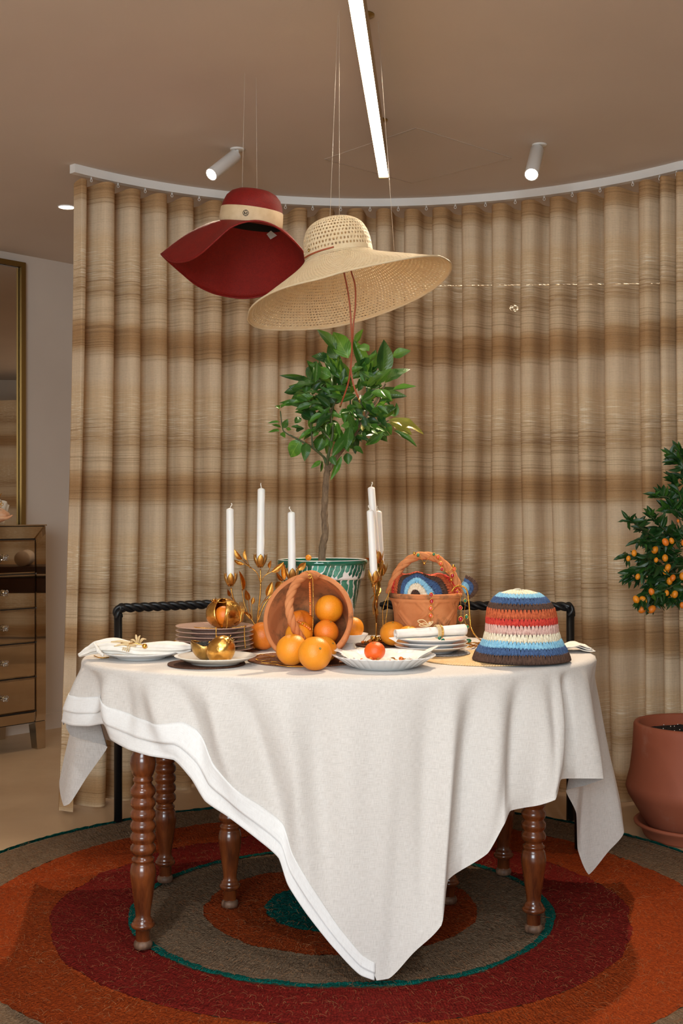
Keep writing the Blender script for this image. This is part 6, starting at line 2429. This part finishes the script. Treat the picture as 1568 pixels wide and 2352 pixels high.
# ------------------------------------------------------------------ jewellery
def jewel(name, label, cat, path, gems, r_chain=0.0008, gem_size=(0.0055, 0.0045, 0.0065), chain_mt=None, extra=None, group=None):
    """chain along path, with set stones at the given points: (point, colour, scale)"""
    base = Vector(path[0])
    root = thing(name, label, cat, base, group=group)
    if len(path) > 1:
        chain('chain', path, r_chain, chain_mt or M_gold_bright, root)
    for p, c_, sc in gems:
        p = Vector(p)
        g = obj('gem', ball(p, (gem_size[0] * sc, gem_size[1] * sc, gem_size[2] * sc), 14, 9), GEM[c_], root)
        if c_ != 'gold':
            obj('setting', tube([p + Vector((gem_size[0] * 1.08 * sc * math.cos(t), 0.0005, gem_size[2] * 1.08 * sc * math.sin(t))) for t in [2 * PI * q / 16 for q in range(16)]], 0.0008, 5, closed=True), M_gold_bright, g)
    return root


ky = 3.71      # in front of the carved basket
fr_y = 3.725
jewel('gem_necklace', 'string of red, coral and pale stones hanging down the front of the carved basket', 'necklace', [P(991, 1360, 3.73), P(991, 1380, fr_y), P(989, 1410, 3.735), P(987, 1440, 3.745), P(988, 1452, 3.745)],
      [(P(990, 1366, 3.725), 'red', 0.95), (P(991, 1381, fr_y - .003), 'red', 1.1), (P(989, 1397, fr_y), 'coral', 1.05), (P(989, 1414, 3.73), 'coral', 1.1), (P(987, 1432, 3.735), 'pale', 0.95)])
jewel('gem_necklace', 'necklace of green, coral and red stones wound round the basket handle', 'necklace',
      [P(949, 1276, 3.81), P(958, 1272, 3.81), P(968, 1284, 3.812), P(974, 1294, 3.815), P(990, 1275, 3.81), P(1006, 1278, 3.81), P(1012, 1294, 3.81), P(1016, 1308, 3.81), P(1030, 1314, 3.81), P(1040, 1298, 3.81), P(1042, 1310, 3.81), P(1038, 1322, 3.81), P(1036, 1338, 3.81), P(1046, 1352, 3.80)],
      [(P(951, 1271, 3.81), 'gold', 0.8), (P(960, 1275, 3.81), 'green', 0.9), (P(974, 1294, 3.812), 'gold', 0.75), (P(996, 1273, 3.81), 'green', 0.75), (P(1006, 1279, 3.808), 'coral', 1.0), (P(1012, 1294, 3.806), 'coral', 1.0), (P(1015, 1307, 3.806), 'red', 0.9),
       (P(1041, 1300, 3.806), 'gold', 0.8), (P(1043, 1307, 3.806), 'coral', 0.95), (P(1039, 1322, 3.804), 'red', 1.1), (P(1036, 1332, 3.806), 'gold', 0.7)])
jewel('gem_necklace', 'necklace of red stones hanging off the right rim of the carved basket', 'necklace', [P(1050, 1352, 3.79), P(1056, 1362, 3.775), P(1058, 1395, 3.775), P(1058, 1440, 3.775)],
      [(P(1050, 1359, 3.775), 'red', 0.8), (P(1057, 1396, 3.772), 'red', 1.05), (P(1058, 1422, 3.772), 'red', 1.2)])
jewel('gem_necklace', 'gold chain with green stones hanging right of the carved basket', 'necklace', [P(1052, 1350, 3.79), P(1064, 1358, 3.775), P(1068, 1380, 3.772), P(1066, 1420, 3.775), P(1072, 1438, 3.775), P(1074, 1448, 3.77)],
      [(P(1068, 1380, 3.77), 'green', 0.85), (P(1071, 1417, 3.77), 'green', 0.95), (P(1073, 1440, 3.77), 'green', 0.9)])
snk = [P(1037, 1358, 3.75), P(1044, 1349, 3.75), P(1058, 1346, 3.765), P(1071, 1354, 3.765), P(1076, 1380, 3.76), P(1078, 1410, 3.76), P(1081, 1440, 3.755), P(1090, 1458, 3.735), T(1103, 1470, CT + 0.008), T(1112, 1472, CT + 0.008), T(1100, 1477, CT + 0.008)]
sr = thing('snake_chain', 'thick gold snake chain falling from the carved basket onto the straw mat', 'necklace', snk[0])
obj('chain', join(*rope(spline(snk, 240), 0.0027, 3, 60, 6, rs=0.0017)), M_gold_bright, sr)
pd = T(1076, 1472, CT + 0.012)
obj('green_pendant', ball(pd, (0.009, 0.006, 0.007), 12, 8), GEM['green'], sr)
# chains heaped on the straw mat
hp = thing('gold_chain', 'gold chain heaped on the straw mat beside the crochet hat', 'necklace', T(1090, 1480, CT + 0.006))
pts_ = [T(1080 + 22 * math.sin(i * 1.1), 1481 + 6 * math.cos(i * 1.9), CT + 0.007 + 0.001 * (i % 3)) for i in range(18)]
obj('chain', join(*rope(spline(pts_, 200), 0.0018, 2, 60, 5, rs=0.0012)), M_gold_bright, hp)
# coral bead strand in the tipped basket
BY = 3.325
bs_ = thing('bead_strand', 'strand of coral beads with a gold chain hanging in the mouth of the tipped basket', 'necklace', P(711, 1322, BY))
for i in range(19):
    q = P(711 + 0.09 * i, 1337 + 4.1 * i, BY + 0.0005 * i)
    if i in (0, 12):
        obj('gold_bead', ball(q, 0.0024, 10, 7), M_gold_bright, bs_)
    else:
        obj('bead', ball(q, 0.0030, 10, 7), GEM['amber'], bs_)
for i, (x, y) in enumerate(((686, 1428), (690, 1431), (694, 1434), (699, 1436), (704, 1439), (708, 1442), (712, 1445))):
    obj('bead' if i != 2 else 'gold_bead', ball(P(x, y, 3.315), 0.0036, 10, 7), GEM['amber'] if i != 2 else M_gold_bright, bs_)
chain('chain', [P(694, 1316, 3.325), P(706, 1313, 3.32), P(714, 1320, 3.315), P(718, 1335, BY - .004), P(719, 1390, BY - .004), P(718, 1440, BY - .004), P(717, 1458, 3.30)], 0.0012, M_gold_bright, bs_)
obj('clasp_ring', tube([P(711, 1324, 3.318) + Vector((0.005 * math.cos(t), 0, 0.005 * math.sin(t))) for t in [2 * PI * q / 18 for q in range(18)]], 0.0012, 6, closed=True), M_gold_bright, bs_)
# chains on the rust mat
mz = CT + 0.0055
for (lab_, seq) in (('fine gold chain lying on the rust placemat right of the cream plate', [(585, 1508), (600, 1503), (618, 1506), (632, 1508), (610, 1511), (588, 1514), (600, 1518), (622, 1516)]),
                    ('fine gold chain lying along the front of the rust placemat', [(600, 1522), (625, 1524), (650, 1529), (672, 1531), (700, 1531), (655, 1526), (640, 1521), (622, 1520)])):
    g_ = thing('gold_chain', lab_, 'necklace', T(seq[0][0], seq[0][1], mz))
    chain('chain', [T(x, y, mz + 0.0006) for x, y in seq], 0.0014, M_gold_bright, g_)
g_ = thing('gold_chain', 'two fine gold chains falling from the carved basket rim beside the right candelabra', 'necklace', P(890, 1360, 3.80))
chain('chain', [P(899, 1352, 3.80), P(892, 1365, 3.79), P(889, 1400, 3.79), P(884, 1440, 3.79), P(880, 1465, 3.785)], 0.0013, M_gold_bright, g_)
chain('chain', [P(896, 1356, 3.80), P(880, 1395, 3.785), P(879, 1430, 3.785), P(879, 1465, 3.785)], 0.0012, M_gold_bright, g_)
obj('bead', ball(P(880, 1467, 3.785), 0.0038, 10, 7), GEM['amber'], g_)
g_ = thing('gold_chain', 'gold chain lying on the cloth left of the pink plate stack', 'necklace', T(398, 1478, CT + 0.006))
chain('chain', [T(x, y, CT + 0.0062) for x, y in ((406, 1470), (398, 1474), (404, 1478), (392, 1480), (380, 1482), (372, 1484))], 0.0018, M_gold_bright, g_)
g_ = thing('gold_chain', 'gold chain peeking out under the left napkin at the table edge', 'necklace', T(222, 1512, CT + 0.002))
chain('chain', [T(x, y, CT + 0.0022) for x, y in ((216, 1506), (226, 1510), (240, 1511), (250, 1510))], 0.0016, M_gold_bright, g_)


def brooch(c, s, label):
    c = Vector(c)
    root = thing('brooch', label, 'brooch', c)
    for dx, dy, dz, r in ((-0.016, -0.006, 0.004, 0.0055), (0.006, -0.004, 0.006, 0.0062), (0.034, -0.008, 0.0, 0.0042)):
        obj('amber_bead', ball(c + Vector((dx * s, dy, dz)), r, 12, 8), GEM['amber'], root)
    for dx, L, an in ((0.012, 0.022, -0.25), (-0.004, 0.016, 0.5), (0.020, 0.016, 0.6)):
        b = c + Vector((dx * s, -0.006, 0.002))
        put_leaf(root, b, b + Vector((L * s * math.cos(an), -0.006, L * math.sin(an))), 0.008, 'm', (0, -0.5, 1), None, 'gold_leaf').data = GL[0]
    obj('gold_cluster', join(*[ball(c + Vector((-0.006 * s + 0.004 * (hsh(i) - .5) * 3, -0.004, 0.004 + 0.006 * (hsh(i, 2) - .5))), 0.0017, 6, 5) for i in range(12)]), M_gold_bright, root)
    return root


brooch((0.070, 3.218, CT + 0.0215), 1.0, 'amber and gold brooch left of the tangerine in the scalloped plate')
brooch((0.163, 3.222, CT + 0.0225), -1.0, 'amber and gold brooch on the right side of the scalloped plate')
brooch((0.082, 3.79, CT + 0.0085), 1.0, 'amber and gold brooch beside the right candelabra foot')

# ------------------------------------------------------------------ kumquat tree in a terracotta pot
KP = Vector(((1594 - CX) / F * 4.42, 4.42, 0.0))
kt = thing('potted_kumquat_tree', 'kumquat tree with ripe fruit in a large terracotta pot at the right', 'potted tree', KP)
m = NT('smooth_terracotta')
v = m.coord('Object')
c = m.ramp(m.noise(v, 3, 5), [(0.3, s2l((150, 80, 56))), (0.7, s2l((166, 94, 68)))])
c = m.mix(m.ramp(m.noise(v, 7, 5, 0.6), [(0.58, 0.0), (0.75, 0.35)]), c, s2l((190, 150, 130)))
m.set(color=c, rough=0.6, spec=0.3)
m.bump(m.noise(v, 80, 3), 0.06, 0.002)
M_tpot = m.m
pz = 0.045
obj('pot', lathe([(0, 0.0), (0.15, 0.0), (0.165, 0.010), (0.205, 0.075), (0.235, 0.125), (0.2435, 0.150), (0.240, 0.168), (0.228, 0.215), (0.219, 0.29), (0.2155, 0.352), (0.2145, 0.378), (0.210, 0.386), (0.200, 0.386), (0.194, 0.380), (0.193, 0.34), (0, 0.33)],
                 80, KP + Vector((0, 0, pz - 0.018))), M_tpot, kt)
sc_ = obj('saucer', lathe([(0, 0.0), (0.175, 0.0), (0.180, 0.006), (0.192, 0.035), (0.2125, 0.046), (0.2145, 0.053), (0.209, 0.058), (0.198, 0.056), (0.182, 0.030), (0.170, 0.024), (0, 0.024)], 72, KP), M_tpot, kt)
Vs_ = [KP + Vector((0.1945 * j / 16 * math.cos(2 * PI * i / 72), 0.1945 * j / 16 * math.sin(2 * PI * i / 72), 0.366 + 0.010 * (hsh(i, j) if j < 16 else 0.5) + 0.008 * (1 - j / 16))) for j in range(17) for i in range(72)]
so_ = obj('soil', (Vs_, grid_faces(72, 17, wrap_u=True)), M_soil, kt)
M_perl = mat('perlite', (226, 220, 208), 0.8)
obj('perlite', join(*[ball(KP + Vector((r_ * math.cos(t_), r_ * math.sin(t_), 0.379)), 0.0022, 5, 4) for r_, t_ in [(0.185 * math.sqrt(hsh(q_)), 6.283 * hsh(q_, 5)) for q_ in range(70)]]), M_perl, kt, kind='stuff')
obj('trunk', tube(spline([KP + Vector((0, 0, 0.37)), KP + Vector((0.01, 0.01, 0.55)), KP + Vector((0.0, 0.0, 0.75)), KP + Vector((0.01, 0, 1.0)), KP + Vector((0.0, 0, 1.25))], 30), [0.016 - 0.0003 * i for i in range(30)], 12), M_bark, kt)


def Q(x, y, dY=0.0):
    """crop coordinates of the right-hand tree"""
    return P(1380 + 0.1871 * x, 1000 + 0.1871 * y, 4.36 + dY)


random.seed(21)
shoots = [((1000, 1500), (560, 1180), (340, 1040)), ((1050, 1400), (800, 1180), (600, 980)), ((1050, 1300), (860, 800), (660, 760)), ((1100, 1200), (960, 700), (880, 520)), ((1150, 1000), (1020, 420), (960, 180)), ((1080, 500), (1000, 350), (850, 250)),
          ((1000, 1500), (600, 1500), (260, 1480)), ((1000, 1600), (560, 1620), (350, 1700)), ((1050, 1700), (700, 1700), (300, 1760)), ((1050, 1800), (760, 1780), (580, 1900)), ((1050, 1700), (880, 1850), (640, 1950)), ((1100, 1600), (900, 1500), (760, 1420)),
          ((1150, 1500), (1000, 1250), (860, 1150)), ((1150, 1900), (1000, 1900), (930, 2050)), ((1100, 1300), (760, 1300), (440, 1300)), ((1100, 1150), (980, 950), (800, 900)), ((1150, 1700), (950, 1750), (820, 1800)), ((1200, 800), (1100, 500), (1050, 300)),
          ((1250, 1500), (1200, 1800), (1180, 2000)), ((1250, 1200), (1250, 900), (1240, 700)), ((1200, 1450), (1150, 1250), (1120, 1000))]
shoots += [((950, 1750), (620, 1900), (480, 2050)), ((900, 1800), (700, 1980), (600, 2080)), ((1000, 1850), (900, 1950), (840, 2000)), ((1000, 1400), (750, 1400), (620, 1350)), ((900, 1550), (700, 1600), (560, 1500)),
           ((1000, 1300), (700, 1230), (500, 1120)), ((1000, 1600), (800, 1650), (480, 1680))]
nl = 0
fill = []
LU = leaf_vf(0.28, 0.15, 1.0, 0.05, 7)


def baked_leaf(base, tip, width, nrm):
    x = tip - base
    L = x.length; x.normalize()
    n_ = (nrm - x * nrm.dot(x)).normalized(); y = n_.cross(x)
    return [base + x * (v[0] * L) + y * (v[1] * width) + n_ * (v[2] * L) for v in LU[0]], LU[1]


for a, b, c_ in shoots:
    dz = random.uniform(-0.12, 0.10)
    q = spline([Q(*a, 0.0), Q(*b, dz * 0.6), Q(*c_, dz)], 24)
    obj('branch', tube(q, [0.0032 * (1 - 0.7 * i / 23) for i in range(24)], 6), M_twig, kt)
    for i in range(6, 24):
        p = q[i]
        d = (q[min(i + 1, 23)] - q[i - 1]).normalized()
        for w_ in range(2):
            L = random.uniform(0.034, 0.060) * (0.8 if i > 20 else 1)
            droop = random.uniform(-1.0, 0.35) if p.z < 1.12 else random.uniform(-.3, .9)
            e = (d * random.uniform(-0.1, 0.9) + Vector((random.uniform(-1, 1), random.uniform(-.9, .6), droop))).normalized()
            nn = Vector((random.uniform(-.9, .9), -0.7, random.uniform(-.2, 1)))
            if w_ == 0 and nl < 280 and i % 2 == 0 or (i > 21 and nl < 290):
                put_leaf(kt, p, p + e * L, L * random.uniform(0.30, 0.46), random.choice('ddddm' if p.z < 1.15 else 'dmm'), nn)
                nl += 1
            else:
                p2 = p + Vector((0, random.uniform(0, 0.05), 0))
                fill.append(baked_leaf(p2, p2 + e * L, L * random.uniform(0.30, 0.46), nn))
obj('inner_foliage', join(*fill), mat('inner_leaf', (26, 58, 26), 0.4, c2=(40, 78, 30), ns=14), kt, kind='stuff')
for x, y, r, an in ((405, 1445, 38, 0), (335, 1512, 32, .2), (660, 1405, 46, .5), (790, 1310, 46, -.5), (865, 1295, 36, -.3), (785, 1505, 42, 0), (675, 1530, 30, .2), (820, 1620, 40, .5), (795, 1665, 44, .5), (450, 1735, 36, .3), (880, 1750, 40, .3),
                    (840, 1790, 44, 0), (620, 1920, 42, -.3), (430, 2015, 46, -.4), (515, 2025, 52, -.6), (505, 2135, 52, .9), (620, 2135, 52, .8), (805, 1935, 34, 0), (865, 1985, 46, .3), (905, 1950, 44, .3), (995, 2085, 36, 0), (1000, 1730, 46, 0), (945, 1050, 20, 0),
                    (1010, 1320, 36, 0), (1080, 1500, 44, 0), (1120, 1750, 44, 0)):
    p = Q(x, y, random.uniform(-0.11, -0.04))
    k_ = 0.1871 * p.y / F
    obj('kumquat', ball(p, (r * k_ * 0.86, r * k_ * 0.86, r * k_ * 1.12), 16, 11, None, (math.sin(an) + 0.001, 0.1, math.cos(an))), M_orange if hsh(x) > 0.35 else M_deep, kt)
